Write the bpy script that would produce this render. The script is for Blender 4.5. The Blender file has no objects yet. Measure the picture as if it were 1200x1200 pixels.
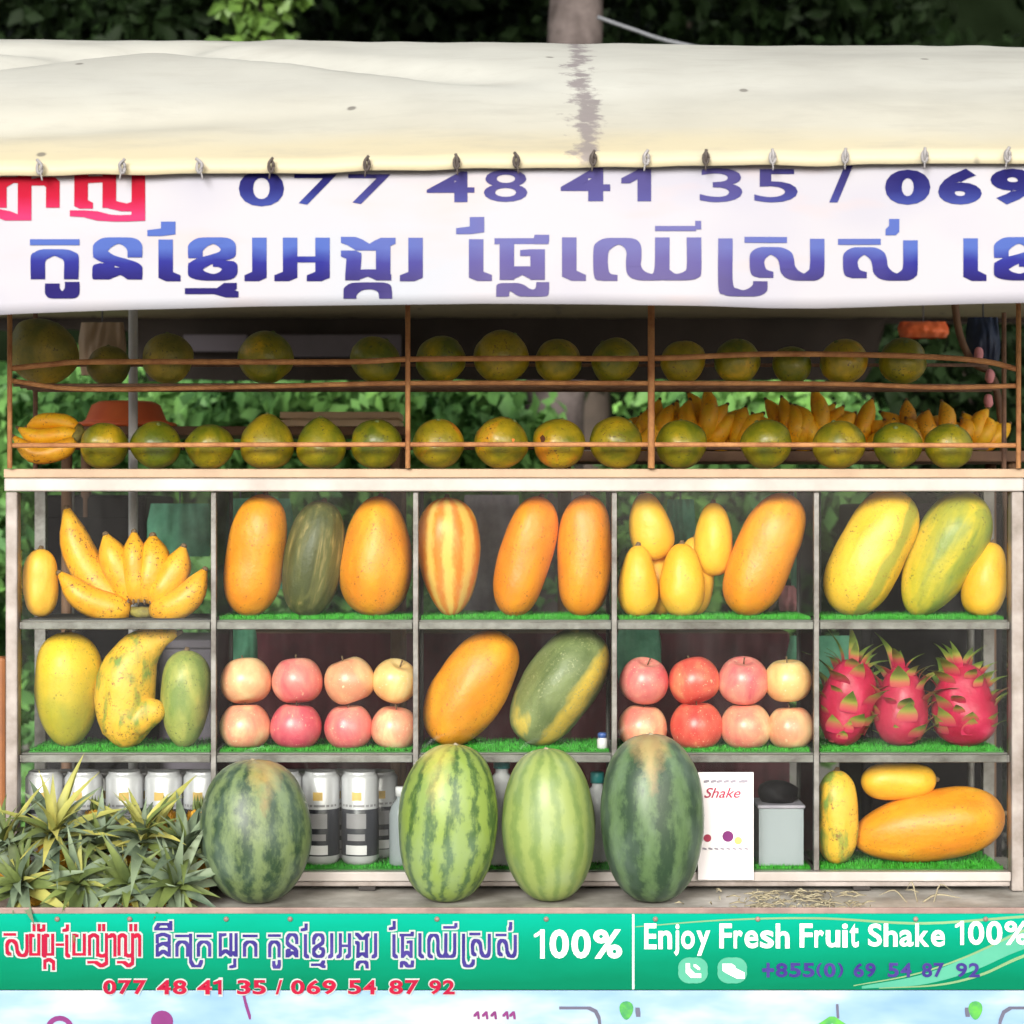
import bpy, math, random
import numpy as np
from mathutils import Vector, Matrix, Euler, noise as mnoise

SC = bpy.context.scene
COL = SC.collection
R = math.radians

# ------------------------------------------------------------ camera, light
EYE = 1.6
DIST = 4.0
cam_d = bpy.data.cameras.new('camera')
cam = bpy.data.objects.new('camera', cam_d)
COL.objects.link(cam)
cam.location = (0, -DIST, EYE)
cam.rotation_euler = (R(90), 0, 0)
cam_d.sensor_width = 36
cam_d.lens = 75
cam_d.clip_start = 0.05
cam_d.clip_end = 300
cam_d.dof.use_dof = True
cam_d.dof.focus_distance = 3.95
cam_d.dof.aperture_fstop = 4.5
SC.camera = cam

SUN_EL, SUN_AZ = 20, -18          # azimuth measured from straight behind the camera, minus = from the left
w = bpy.data.worlds.new('World')
SC.world = w
w.use_nodes = True
wn = w.node_tree
bg = wn.nodes['Background']
sky = wn.nodes.new('ShaderNodeTexSky')
sky.sky_type = 'NISHITA'
sky.sun_disc = False
sky.sun_elevation = R(SUN_EL)
sky.sun_rotation = R(180 + SUN_AZ)
sky.air_density = 1.6
sky.dust_density = 4.0
hs = wn.nodes.new('ShaderNodeHueSaturation')
hs.inputs['Saturation'].default_value = 0.3
wn.links.new(sky.outputs[0], hs.inputs['Color'])
wn.links.new(hs.outputs[0], bg.inputs['Color'])
bg.inputs['Strength'].default_value = 0.09

sd = bpy.data.lights.new('sun', 'SUN')
sd.energy = 2.7
sd.angle = R(24)
sd.color = (1.0, 0.965, 0.9)
so = bpy.data.objects.new('sun', sd)
COL.objects.link(so)
sdir = Vector((math.sin(R(SUN_AZ)) * math.cos(R(SUN_EL)), -math.cos(R(SUN_AZ)) * math.cos(R(SUN_EL)), math.sin(R(SUN_EL))))
so.rotation_euler = sdir.to_track_quat('Z', 'Y').to_euler()
so.location = sdir * 20

SC.view_settings.view_transform = 'Standard'
SC.view_settings.look = 'None'
SC.view_settings.exposure = 0.82
SC.view_settings.gamma = 1
SC.view_settings.use_curve_mapping = False
SC.render.engine = 'CYCLES'
SC.cycles.max_bounces = 8
SC.cycles.transparent_max_bounces = 24
SC.cycles.caustics_reflective = False
SC.cycles.caustics_refractive = False


def S(Y):
    return 0.0016 * (Y + DIST) / DIST


def at(px, py, Y):
    """the point of the place that lies at depth Y where the plan (1200 units wide) has px, py"""
    s = S(Y)
    return Vector(((px - 600) * s, Y, EYE - (py - 600) * s))


# ------------------------------------------------------------ materials
class NT:
    def __init__(s, name):
        s.m = bpy.data.materials.new(name)
        s.m.use_nodes = True
        s.t = s.m.node_tree
        s.p = s.t.nodes['Principled BSDF']

    def n(s, typ, **kw):
        nd = s.t.nodes.new(typ)
        for k, v in kw.items():
            setattr(nd, k, v)
        return nd

    def l(s, a, b):
        s.t.links.new(a, b)

    def coord(s, scale=(1, 1, 1), rnd=True):
        tc = s.n('ShaderNodeTexCoord')
        src = tc.outputs['Object']
        if rnd:
            oi = s.n('ShaderNodeObjectInfo')
            mu = s.n('ShaderNodeMath', operation='MULTIPLY')
            mu.inputs[1].default_value = 17.0
            s.l(oi.outputs['Random'], mu.inputs[0])
            ad = s.n('ShaderNodeVectorMath', operation='ADD')
            s.l(src, ad.inputs[0])
            s.l(mu.outputs[0], ad.inputs[1])
            src = ad.outputs[0]
        mp = s.n('ShaderNodeMapping')
        mp.inputs['Scale'].default_value = scale
        s.l(src, mp.inputs['Vector'])
        return mp.outputs[0]

    def noise(s, vec, scale, detail=3, rough=0.5, dist=0.0):
        nd = s.n('ShaderNodeTexNoise')
        nd.inputs['Scale'].default_value = scale
        nd.inputs['Detail'].default_value = detail
        nd.inputs['Roughness'].default_value = rough
        nd.inputs['Distortion'].default_value = dist
        s.l(vec, nd.inputs['Vector'])
        return nd.outputs['Fac']

    def ramp(s, fac, stops, interp='LINEAR'):
        r = s.n('ShaderNodeValToRGB')
        r.color_ramp.interpolation = interp
        e = r.color_ramp.elements
        while len(e) < len(stops):
            e.new(0.5)
        for k, (pos, c) in enumerate(stops):
            e[k].position = pos
            e[k].color = (c[0], c[1], c[2], 1) if hasattr(c, '__len__') else (c, c, c, 1)
        s.l(fac, r.inputs[0])
        return r.outputs[0]

    def mix(s, fac, a, b, mode='MIX'):
        m = s.n('ShaderNodeMix', data_type='RGBA', blend_type=mode)
        for sock, v in ((m.inputs[0], fac), (m.inputs[6], a), (m.inputs[7], b)):
            if isinstance(v, (int, float)):
                sock.default_value = v
            elif isinstance(v, tuple):
                sock.default_value = (v[0], v[1], v[2], 1)
            else:
                s.l(v, sock)
        return m.outputs[2]

    def math(s, op, a, b=None, c=None):
        m = s.n('ShaderNodeMath', operation=op)
        for k, v in enumerate((a, b, c)):
            if v is None:
                continue
            if isinstance(v, (int, float)):
                m.inputs[k].default_value = v
            else:
                s.l(v, m.inputs[k])
        return m.outputs[0]

    def bump(s, h, strength=0.3, dist=0.002):
        b = s.n('ShaderNodeBump')
        b.inputs['Strength'].default_value = strength
        b.inputs['Distance'].default_value = dist
        s.l(h, b.inputs['Height'])
        s.l(b.outputs[0], s.p.inputs['Normal'])

    def set(s, **kw):
        names = dict(rough='Roughness', metal='Metallic', coat='Coat Weight', coatr='Coat Roughness',
                     sss='Subsurface Weight', spec='Specular IOR Level', trans='Transmission Weight', alpha='Alpha', sheen='Sheen Weight')
        for k, v in kw.items():
            s.p.inputs[names[k]].default_value = v
        return s

    def col(s, v):
        if isinstance(v, tuple):
            s.p.inputs['Base Color'].default_value = (v[0], v[1], v[2], 1)
        else:
            s.l(v, s.p.inputs['Base Color'])


def m_plain(name, c, rough=0.6, metal=0.0, var=0.25, scale=12, bump=0.0, coat=0.0, c2=None, spec=0.5, bs=None):
    t = NT(name)
    t.set(rough=rough, metal=metal, coat=coat, spec=spec)
    v = t.coord()
    f = t.noise(v, scale, 5, 0.6)
    d = c2 or tuple(x * (1 - var) for x in c)
    t.col(t.ramp(f, [(0.3, d), (0.65, c)]))
    if bump:
        t.bump(t.noise(v, bs or scale * 6, 3), bump, 0.003)
    return t.m


def m_fruit(name, a, b, c=None, scale=(22, 22, 7), lo=0.35, hi=0.65, speck=None, speckamt=0.62, coat=0.06, rough=0.47,
            top=None, topz=(0.03, 0.07), bump=0.25, sss=0.06, side=None):
    """streaky skin: a to b (to c), little specks, and a ripening colour towards one end"""
    t = NT(name)
    t.set(rough=rough, coat=coat, coatr=0.25, sss=sss)
    t.p.inputs['Subsurface Radius'].default_value = (0.02, 0.012, 0.005)
    t.p.inputs['Subsurface Scale'].default_value = 0.3
    v = t.coord(scale)
    f = t.noise(v, 1.0, 4, 0.55, 0.4)
    stops = [(lo, a), (hi, b)] + ([(min(hi + 0.12, 1), c)] if c else [])
    colr = t.ramp(f, stops)
    v2 = t.coord((1, 1, 1))
    if top:
        tc = t.n('ShaderNodeTexCoord')
        sp = t.n('ShaderNodeSeparateXYZ')
        t.l(tc.outputs['Object'], sp.inputs[0])
        nn = t.noise(v2, 25, 2)
        zz = t.math('ADD', sp.outputs[2], t.math('MULTIPLY', t.math('SUBTRACT', nn, 0.5), 0.08))
        mr = t.n('ShaderNodeMapRange')
        mr.inputs[1].default_value = topz[0]
        mr.inputs[2].default_value = topz[1]
        t.l(zz, mr.inputs[0])
        colr = t.mix(mr.outputs[0], colr, top)
    if side:
        sc_, sx_, swd = side
        tc = t.n('ShaderNodeTexCoord')
        sp = t.n('ShaderNodeSeparateXYZ')
        t.l(tc.outputs['Object'], sp.inputs[0])
        nn = t.noise(t.coord((1, 1, 0.5)), 30, 4)
        q = t.math('ABSOLUTE', t.math('SUBTRACT', t.math('ADD', sp.outputs[0], t.math('MULTIPLY', t.math('SUBTRACT', nn, 0.5), 0.03)), sx_))
        g_ = t.math('MULTIPLY', t.ramp(t.math('DIVIDE', q, swd), [(0.5, 0.9), (1.0, 0.0)]), t.math('LESS_THAN', sp.outputs[1], 0.0))
        colr = t.mix(g_, colr, sc_)
    # mottling
    f3 = t.noise(v2, 60, 4, 0.6)
    colr = t.mix(t.ramp(f3, [(0.45, 0.0), (0.8, 0.25)]), colr, tuple(min(1, x * 0.7) for x in a))
    if speck:
        f2 = t.noise(v2, 210, 2, 0.6)
        f4 = t.noise(v2, 34, 3, 0.6)
        mk = t.math('MULTIPLY', t.ramp(f2, [(speckamt - 0.03, 0.0), (speckamt + 0.05, 1.0)]), t.ramp(f4, [(0.42, 0.0), (0.6, 1.0)]))
        colr = t.mix(mk, colr, speck)
        f5 = t.noise(v2, 48, 2, 0.5)
        colr = t.mix(t.ramp(f5, [(0.74, 0.0), (0.79, 0.7)]), colr, speck)
    t.col(colr)
    t.bump(t.math('ADD', t.noise(v2, 150, 4), t.math('MULTIPLY', t.noise(v2, 38, 3), 1.6)), bump, 0.003)
    return t.m


def m_melon(name, dark, light, n=10, patch=None, net=0.5, contrast=(0.35, 0.62), k=3.0):
    t = NT(name)
    t.set(rough=0.45, coat=0.12, coatr=0.35, sss=0.0)
    tc = t.n('ShaderNodeTexCoord')
    sp = t.n('ShaderNodeSeparateXYZ')
    t.l(tc.outputs['Object'], sp.inputs[0])
    th = t.math('ARCTAN2', sp.outputs[1], sp.outputs[0])
    v = t.coord((1, 1, 0.8))
    nz = t.noise(v, 34, 5, 0.65)
    nz2 = t.noise(v, 9, 2, 0.5)
    ph = t.math('ADD', t.math('MULTIPLY', th, n), t.math('MULTIPLY', nz, k))
    ph = t.math('ADD', ph, t.math('MULTIPLY', nz2, 2.0))
    sn = t.math('ADD', t.math('MULTIPLY', t.math('SINE', ph), 0.5), 0.5)
    fine = t.noise(t.coord((1, 1, 0.35)), 120, 4, 0.7)
    sn = t.math('ADD', sn, t.math('MULTIPLY', t.math('SUBTRACT', fine, 0.5), net))
    c = t.ramp(sn, [(contrast[0], dark), (contrast[1], light)])
    if patch:
        pc, px_, pz0, pz1 = patch
        # a ground-spot facing the buyer, low x offset
        dx = t.math('SUBTRACT', sp.outputs[0], px_)
        g = t.math('ADD', t.math('MULTIPLY', t.math('ABSOLUTE', dx), -22), t.math('MULTIPLY', t.math('SUBTRACT', sp.outputs[2], pz0), pz1))
        g = t.math('ADD', g, t.math('MULTIPLY', t.math('SUBTRACT', nz, 0.5), 1.6))
        front = t.math('LESS_THAN', sp.outputs[1], 0.0)
        g = t.math('MULTIPLY', t.ramp(g, [(0.2, 0.0), (0.9, 0.6)]), front)
        c = t.mix(g, c, pc)
    # waxy bloom
    bl = t.noise(t.coord((1, 1, 0.5)), 14, 3, 0.6)
    c = t.mix(t.ramp(bl, [(0.45, 0.0), (0.75, 0.25)]), c, (0.3, 0.4, 0.36))
    t.col(c)
    t.bump(nz, 0.08, 0.003)
    return t.m


M = {}
M['papaya_orange'] = m_fruit('papaya_orange', (0.8, 0.25, 0.008), (0.86, 0.36, 0.016), (0.84, 0.47, 0.04), speck=(0.42, 0.13, 0.02))
M['papaya_deep'] = m_fruit('papaya_deep_orange', (0.77, 0.22, 0.008), (0.84, 0.32, 0.012), speck=(0.4, 0.12, 0.02))
M['papaya_yellow'] = m_fruit('papaya_yellow', (0.28, 0.32, 0.04), (0.86, 0.5, 0.02), (0.9, 0.55, 0.04), scale=(26, 26, 5), lo=0.22, hi=0.3, speck=(0.35, 0.2, 0.03), side=((0.36, 0.36, 0.05), 0.03, 0.016))
M['papaya_green_yellow'] = m_fruit('papaya_green_yellow', (0.24, 0.3, 0.04), (0.62, 0.5, 0.03), (0.78, 0.52, 0.05), scale=(24, 24, 4), lo=0.38, hi=0.6, speck=(0.2, 0.2, 0.04))
M['papaya_yg_low'] = m_fruit('papaya_yellow_top', (0.34, 0.34, 0.03), (0.55, 0.45, 0.03), top=(0.86, 0.55, 0.03), topz=(-0.04, 0.05), speck=(0.3, 0.25, 0.03))
M['papaya_twist'] = m_fruit('papaya_mottled', (0.2, 0.3, 0.05), (0.82, 0.48, 0.04), (0.9, 0.5, 0.06), scale=(34, 34, 14), lo=0.36, hi=0.5, speck=(0.28, 0.14, 0.03), speckamt=0.58)
M['papaya_green'] = m_fruit('papaya_green', (0.2, 0.28, 0.06), (0.4, 0.42, 0.1), (0.58, 0.5, 0.12), scale=(30, 30, 14), lo=0.35, hi=0.6, speck=(0.13, 0.15, 0.05))
M['squash_dark'] = m_fruit('squash_dark_green', (0.06, 0.07, 0.015), (0.12, 0.12, 0.03), (0.36, 0.28, 0.1), scale=(60, 60, 6), lo=0.4, hi=0.6, coat=0.05, rough=0.5, bump=0.3)
M['mango_green'] = m_fruit('mango_green', (0.1, 0.14, 0.04), (0.22, 0.27, 0.1), (0.66, 0.5, 0.1), scale=(20, 20, 5), lo=0.36, hi=0.6, speck=(0.3, 0.32, 0.15), speckamt=0.6, coat=0.1, side=((0.72, 0.5, 0.07), 0.042, 0.02))
M['mango'] = m_fruit('mango_yellow', (0.82, 0.42, 0.02), (0.85, 0.5, 0.035), scale=(14, 14, 9), speck=(0.55, 0.25, 0.05), speckamt=0.66)
M['mango_orange'] = m_fruit('mango_orange', (0.88, 0.42, 0.03), (0.9, 0.54, 0.06), scale=(14, 14, 9))
M['banana'] = m_fruit('banana_skin', (0.8, 0.34, 0.012), (0.84, 0.45, 0.025), scale=(24, 24, 24), speck=(0.16, 0.06, 0.02), speckamt=0.6, rough=0.45)
M['banana_deep'] = m_fruit('banana_skin_orange', (0.98, 0.42, 0.008), (0.98, 0.58, 0.02), scale=(30, 30, 30), speck=(0.5, 0.2, 0.03), rough=0.5)
M['banana_stem'] = m_plain('banana_stem', (0.3, 0.26, 0.05), 0.7, c2=(0.12, 0.09, 0.03), scale=60)
M['orange_green'] = m_fruit('green_orange_skin', (0.11, 0.145, 0.006), (0.3, 0.26, 0.008), (0.62, 0.4, 0.014), scale=(17, 17, 15), lo=0.35, hi=0.6, speck=(0.06, 0.07, 0.02), coat=0.3, rough=0.4, bump=0.35, sss=0.0)
M['orange_ripe'] = m_fruit('yellowing_orange_skin', (0.17, 0.175, 0.008), (0.46, 0.33, 0.012), (0.72, 0.28, 0.015), scale=(15, 15, 13), lo=0.35, hi=0.58, speck=(0.12, 0.06, 0.02), coat=0.3, rough=0.4, bump=0.35, sss=0.0)
M['orange_dull'] = m_fruit('dull_orange_skin', (0.12, 0.13, 0.02), (0.3, 0.24, 0.03), (0.42, 0.3, 0.03), scale=(15, 15, 13), lo=0.35, hi=0.6, speck=(0.08, 0.06, 0.02), coat=0.1, rough=0.5, bump=0.35, sss=0.0)
M['wound'] = m_plain('orange_scar', (0.85, 0.25, 0.05), 0.7, c2=(0.6, 0.12, 0.02), scale=60)
M['wound_dark'] = m_plain('dark_scar', (0.12, 0.03, 0.01), 0.7, scale=60)
for nm, a, b, c in (('apple_peach', (0.78, 0.3, 0.17), (0.86, 0.5, 0.26), (0.88, 0.62, 0.33)),
                    ('apple_pink', (0.74, 0.13, 0.15), (0.82, 0.26, 0.22), (0.86, 0.4, 0.28)),
                    ('apple_rose', (0.6, 0.07, 0.12), (0.72, 0.14, 0.17), (0.8, 0.26, 0.22)),
                    ('apple_red', (0.68, 0.06, 0.05), (0.78, 0.13, 0.09), (0.84, 0.25, 0.13)),
                    ('apple_yellow', (0.85, 0.42, 0.16), (0.88, 0.58, 0.22), (0.88, 0.66, 0.3)),
                    ('apple_blush', (0.78, 0.2, 0.16), (0.84, 0.4, 0.24), (0.88, 0.62, 0.35))):
    M[nm] = m_fruit(nm, a, b, c, scale=(24, 24, 12), lo=0.35, hi=0.55, speck=(0.9, 0.7, 0.45), speckamt=0.66, coat=0.2, rough=0.35, bump=0.03)
M['stem'] = m_plain('fruit_stem', (0.16, 0.1, 0.05), 0.8, scale=80)
M['stem_green'] = m_plain('fruit_calyx', (0.16, 0.2, 0.06), 0.8, scale=80)
M['dragon'] = m_fruit('dragonfruit_skin', (0.4, 0.008, 0.04), (0.55, 0.02, 0.08), (0.66, 0.07, 0.15), scale=(22, 22, 16), coat=0.1, rough=0.45)


def m_scale():
    t = NT('dragonfruit_scale')
    t.set(rough=0.5)
    tc = t.n('ShaderNodeTexCoord')
    sp = t.n('ShaderNodeSeparateXYZ')
    t.l(tc.outputs['Object'], sp.inputs[0])
    oi = t.n('ShaderNodeObjectInfo')
    f = t.math('ADD', t.math('MULTIPLY', sp.outputs[2], 26), t.math('MULTIPLY', oi.outputs['Random'], 0.4))
    t.col(t.ramp(f, [(0.25, (0.52, 0.02, 0.08)), (0.55, (0.6, 0.16, 0.1)), (0.75, (0.4, 0.4, 0.07)), (1.1 if False else 1.0, (0.18, 0.28, 0.04))]))
    return t.m


M['scale'] = m_scale()
M['melon_dark'] = m_melon('watermelon_dark', (0.022, 0.05, 0.024), (0.13, 0.185, 0.07), 12, patch=((0.5, 0.34, 0.1), 0.03, 0.0, 9), contrast=(-0.1, 1.1), net=2.4, k=9.0)
M['melon_long'] = m_melon('watermelon_deep_green', (0.022, 0.05, 0.025), (0.085, 0.15, 0.06), 9, patch=((0.5, 0.34, 0.15), -0.005, 0.02, 10), contrast=(0.1, 1.0), net=1.6, k=7.0)
M['melon_stripe'] = m_melon('watermelon_light_striped', (0.045, 0.1, 0.022), (0.2, 0.29, 0.055), 13, patch=((0.55, 0.46, 0.1), -0.03, -0.02, 7), contrast=(-0.2, 0.7), net=2.2, k=8.5)
M['melon_pale'] = m_melon('watermelon_pale', (0.15, 0.225, 0.06), (0.245, 0.315, 0.09), 13, contrast=(0.0, 0.8), net=1.4, k=6.0)
M['melon_orange'] = m_melon('melon_orange_striped', (0.72, 0.22, 0.015), (0.82, 0.5, 0.1), 9, contrast=(0.1, 0.8), net=1.1, k=3.5)
M['tan_end'] = m_plain('melon_blossom_end', (0.35, 0.3, 0.2), 0.8, scale=80)

M['frame'] = m_plain('aged_white_aluminium', (0.50, 0.47, 0.45), 0.4, 0.1, c2=(0.34, 0.3, 0.27), scale=5)
M['frame_tan'] = m_plain('yellowed_strip', (0.5, 0.36, 0.24), 0.5, c2=(0.38, 0.26, 0.17), scale=9)
M['post'] = m_plain('aluminium_post', (0.38, 0.34, 0.32), 0.45, 0.1, c2=(0.17, 0.14, 0.12), scale=14)
M['steel'] = m_plain('dull_steel', (0.24, 0.235, 0.22), 0.5, 0.3, c2=(0.09, 0.08, 0.07), scale=22, bump=0.3)
M['shelfm'] = m_plain('shelf_steel', (0.16, 0.155, 0.145), 0.5, 0.3, scale=14)
M['rust'] = m_plain('rusted_rod', (0.62, 0.3, 0.12), 0.75, 0.0, c2=(0.34, 0.13, 0.05), scale=30, bump=0.4)
M['rust_dark'] = m_plain('dark_rusted_rod', (0.3, 0.17, 0.11), 0.8, 0.1, c2=(0.14, 0.08, 0.06), scale=30, bump=0.4)
M['ledge'] = m_plain('worn_tin_ledge', (0.55, 0.53, 0.49), 0.5, 0.2, c2=(0.2, 0.18, 0.15), scale=10, bump=0.1)
M['lip'] = m_plain('pinkish_lip', (0.3, 0.2, 0.175), 0.5, c2=(0.16, 0.1, 0.09), scale=14)
M['dark'] = m_plain('dark_gap', (0.035, 0.03, 0.028), 0.8)
M['mat'] = m_plain('plastic_turf_backing', (0.03, 0.2, 0.02), 0.8, scale=40)
M['blade'] = m_plain('plastic_turf_blade', (0.06, 0.48, 0.03), 0.6, c2=(0.02, 0.22, 0.015), scale=50)
M['black_mat'] = m_plain('black_rubber_mat', (0.03, 0.03, 0.03), 0.7)
M['print_white'] = m_plain('print_white', (0.85, 0.85, 0.85), 0.5, var=0.06)
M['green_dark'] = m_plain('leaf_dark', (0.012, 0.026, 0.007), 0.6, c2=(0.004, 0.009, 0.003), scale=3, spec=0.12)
M['green_mid'] = m_plain('leaf_mid', (0.2, 0.42, 0.1), 0.5, c2=(0.04, 0.13, 0.05), scale=3, spec=0.25)
M['green_lit'] = m_plain('leaf_lit', (0.13, 0.24, 0.04), 0.5, c2=(0.04, 0.09, 0.02), scale=4, spec=0.4)  # lit leaves: the light on them is put into this colour
M['bark'] = m_plain('pale_bark', (0.15, 0.125, 0.12), 0.9, spec=0.1, c2=(0.045, 0.036, 0.034), scale=9, bump=0.9, bs=30)
M['bark_dark'] = m_plain('dark_bark', (0.09, 0.07, 0.055), 0.9, scale=9, bump=0.8)
M['navy'] = m_plain('navy_plastic', (0.02, 0.035, 0.08), 0.5)
M['black'] = m_plain('black_plastic', (0.008, 0.007, 0.009), 0.6, spec=0.12)
M['mint'] = m_plain('mint_net', (0.2, 0.6, 0.38), 0.6, c2=(0.08, 0.33, 0.2), scale=18)
M['maroon'] = m_plain('maroon_cloth', (0.16, 0.025, 0.04), 0.85, c2=(0.06, 0.012, 0.02), scale=8, bump=0.3)
M['grey_soft'] = m_plain('grey_plastic', (0.45, 0.42, 0.48), 0.6, c2=(0.22, 0.2, 0.25), scale=12)
M['red_plastic'] = m_plain('orange_red_plastic', (0.95, 0.2, 0.06), 0.4, c2=(0.8, 0.14, 0.05), scale=12)
M['pale_wood'] = m_plain('pale_wood', (0.95, 0.72, 0.48), 0.6, c2=(0.85, 0.6, 0.38), scale=8)
M['brown_wood'] = m_plain('brown_wood', (0.2, 0.11, 0.06), 0.7, c2=(0.1, 0.05, 0.03), scale=10)
M['orange_wood'] = m_plain('orange_painted_post', (0.3, 0.11, 0.03), 0.6, c2=(0.18, 0.06, 0.02), scale=10)
M['brown_tarp'] = m_plain('dark_brown_tarp', (0.055, 0.042, 0.036), 0.8, c2=(0.025, 0.02, 0.018), scale=3)
M['slate'] = m_plain('slate_cloth', (0.2, 0.18, 0.22), 0.8, scale=6)
M['pinkp'] = m_plain('pink_plastic', (0.75, 0.3, 0.33), 0.5)
M['white_pl'] = m_plain('white_plastic', (0.75, 0.74, 0.76), 0.35, var=0.12)
M['teal'] = m_plain('teal_plastic', (0.05, 0.4, 0.4), 0.4)
M['blue'] = m_plain('blue_plastic', (0.06, 0.13, 0.42), 0.4)
M['silver'] = m_plain('can_silver', (0.62, 0.62, 0.65), 0.35, 0.25, var=0.1)
M['can_label'] = m_plain('can_black_label', (0.035, 0.037, 0.05), 0.35, var=0.3)
M['can_grey'] = m_plain('can_grey_print', (0.32, 0.31, 0.33), 0.4)
M['gold'] = m_plain('gold_print', (0.72, 0.48, 0.15), 0.4)
M['paper'] = m_plain('white_card', (0.86, 0.83, 0.85), 0.6, var=0.04)
M['pink_print'] = m_plain('crimson_print', (0.4, 0.03, 0.08), 0.6)
M['grey_print'] = m_plain('grey_print', (0.3, 0.28, 0.33), 0.6)
M['red_print'] = m_plain('red_print', (0.36, 0.01, 0.035), 0.45, spec=0.06, c2=(0.28, 0.01, 0.04), scale=30)
M['purple_print'] = m_plain('purple_print', (0.2, 0.04, 0.17), 0.6, spec=0.1)
M['ink'] = m_plain('dark_ink', (0.1, 0.1, 0.16), 0.5)
M['indigo'] = m_plain('indigo_print', (0.03, 0.022, 0.16), 0.5, spec=0.06, c2=(0.06, 0.045, 0.22), scale=20)
M['leafprint'] = m_plain('leaf_print', (0.08, 0.38, 0.04), 0.5, c2=(0.02, 0.2, 0.08), scale=60)
M['straw'] = m_plain('dry_straw', (0.4, 0.36, 0.24), 0.8, c2=(0.24, 0.2, 0.13), scale=40, bump=0.5)
M['wire'] = m_plain('pale_rope', (0.16, 0.17, 0.19), 0.6)
M['knot'] = m_plain('dark_tie', (0.07, 0.055, 0.05), 0.7)
M['knot_grey'] = m_plain('grey_tie', (0.3, 0.29, 0.3), 0.6)
M['pine_body'] = m_fruit('pineapple_eye', (0.5, 0.24, 0.03), (0.8, 0.42, 0.03), scale=(40, 40, 40), coat=0.0, rough=0.6, bump=0.4, sss=0)
M['pine_leaf'] = m_plain('pineapple_leaf_grey_green', (0.19, 0.25, 0.15), 0.6, c2=(0.05, 0.085, 0.055), scale=9, bs=200, bump=0.1)
M['pine_leaf_y'] = m_plain('pineapple_leaf_yellow_green', (0.42, 0.4, 0.1), 0.6, c2=(0.17, 0.2, 0.05), scale=9)
M['pine_leaf_g'] = m_plain('pineapple_leaf_green', (0.15, 0.2, 0.05), 0.6, c2=(0.04, 0.065, 0.02), scale=9)
M['ground'] = m_plain('dusty_pavement', (0.36, 0.33, 0.29), 0.9, c2=(0.24, 0.22, 0.19), scale=1.2, bump=0.3)
M['bank'] = m_plain('wooded_slope', (0.008, 0.013, 0.006), 0.95, c2=(0.003, 0.005, 0.002), scale=1.5, bump=1.0, spec=0.0)


def m_glass():
    t = NT('clear_glass')
    tr = t.n('ShaderNodeBsdfTransparent')
    tr.inputs[0].default_value = (0.97, 0.985, 0.975, 1)
    gl = t.n('ShaderNodeBsdfGlossy')
    gl.inputs[0].default_value = (0.5, 0.5, 0.5, 1)
    gl.inputs['Roughness'].default_value = 0.04
    fr = t.n('ShaderNodeFresnel')
    fr.inputs[0].default_value = 1.45
    v = t.coord((1, 1, 1), False)
    smear_sheen = t.noise(t.coord((3, 3, 1.2), False), 3, 4, 0.6)
    mx = t.n('ShaderNodeMixShader')
    t.l(fr.outputs[0], mx.inputs[0])
    t.l(tr.outputs[0], mx.inputs[1])
    t.l(gl.outputs[0], mx.inputs[2])
    df = t.n('ShaderNodeBsdfDiffuse')
    df.inputs[0].default_value = (0.8, 0.8, 0.8, 1)
    m2 = t.n('ShaderNodeMixShader')
    t.l(t.ramp(smear_sheen, [(0.45, 0.0), (0.78, 0.014)]), m2.inputs[0])  # whitish mix: smears, with sheen and haze of the glass painted in
    t.l(mx.outputs[0], m2.inputs[1])
    t.l(df.outputs[0], m2.inputs[2])
    out = t.t.nodes['Material Output']
    t.l(m2.outputs[0], out.inputs[0])
    return t.m


M['glass'] = m_glass()


def m_clearplastic():
    t = NT('cloudy_clear_plastic')
    tr = t.n('ShaderNodeBsdfTransparent')
    tr.inputs[0].default_value = (0.9, 0.93, 0.95, 1)
    t.set(rough=0.25)
    t.col((0.5, 0.55, 0.58))
    mx = t.n('ShaderNodeMixShader')
    mx.inputs[0].default_value = 0.55
    t.l(tr.outputs[0], mx.inputs[1])
    t.l(t.p.outputs[0], mx.inputs[2])
    t.l(mx.outputs[0], t.t.nodes['Material Output'].inputs[0])
    return t.m


M['cloudy'] = m_clearplastic()


def worldz(t):
    tc = t.n('ShaderNodeTexCoord')
    sp = t.n('ShaderNodeSeparateXYZ')
    t.l(tc.outputs['Object'], sp.inputs[0])
    return sp


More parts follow.
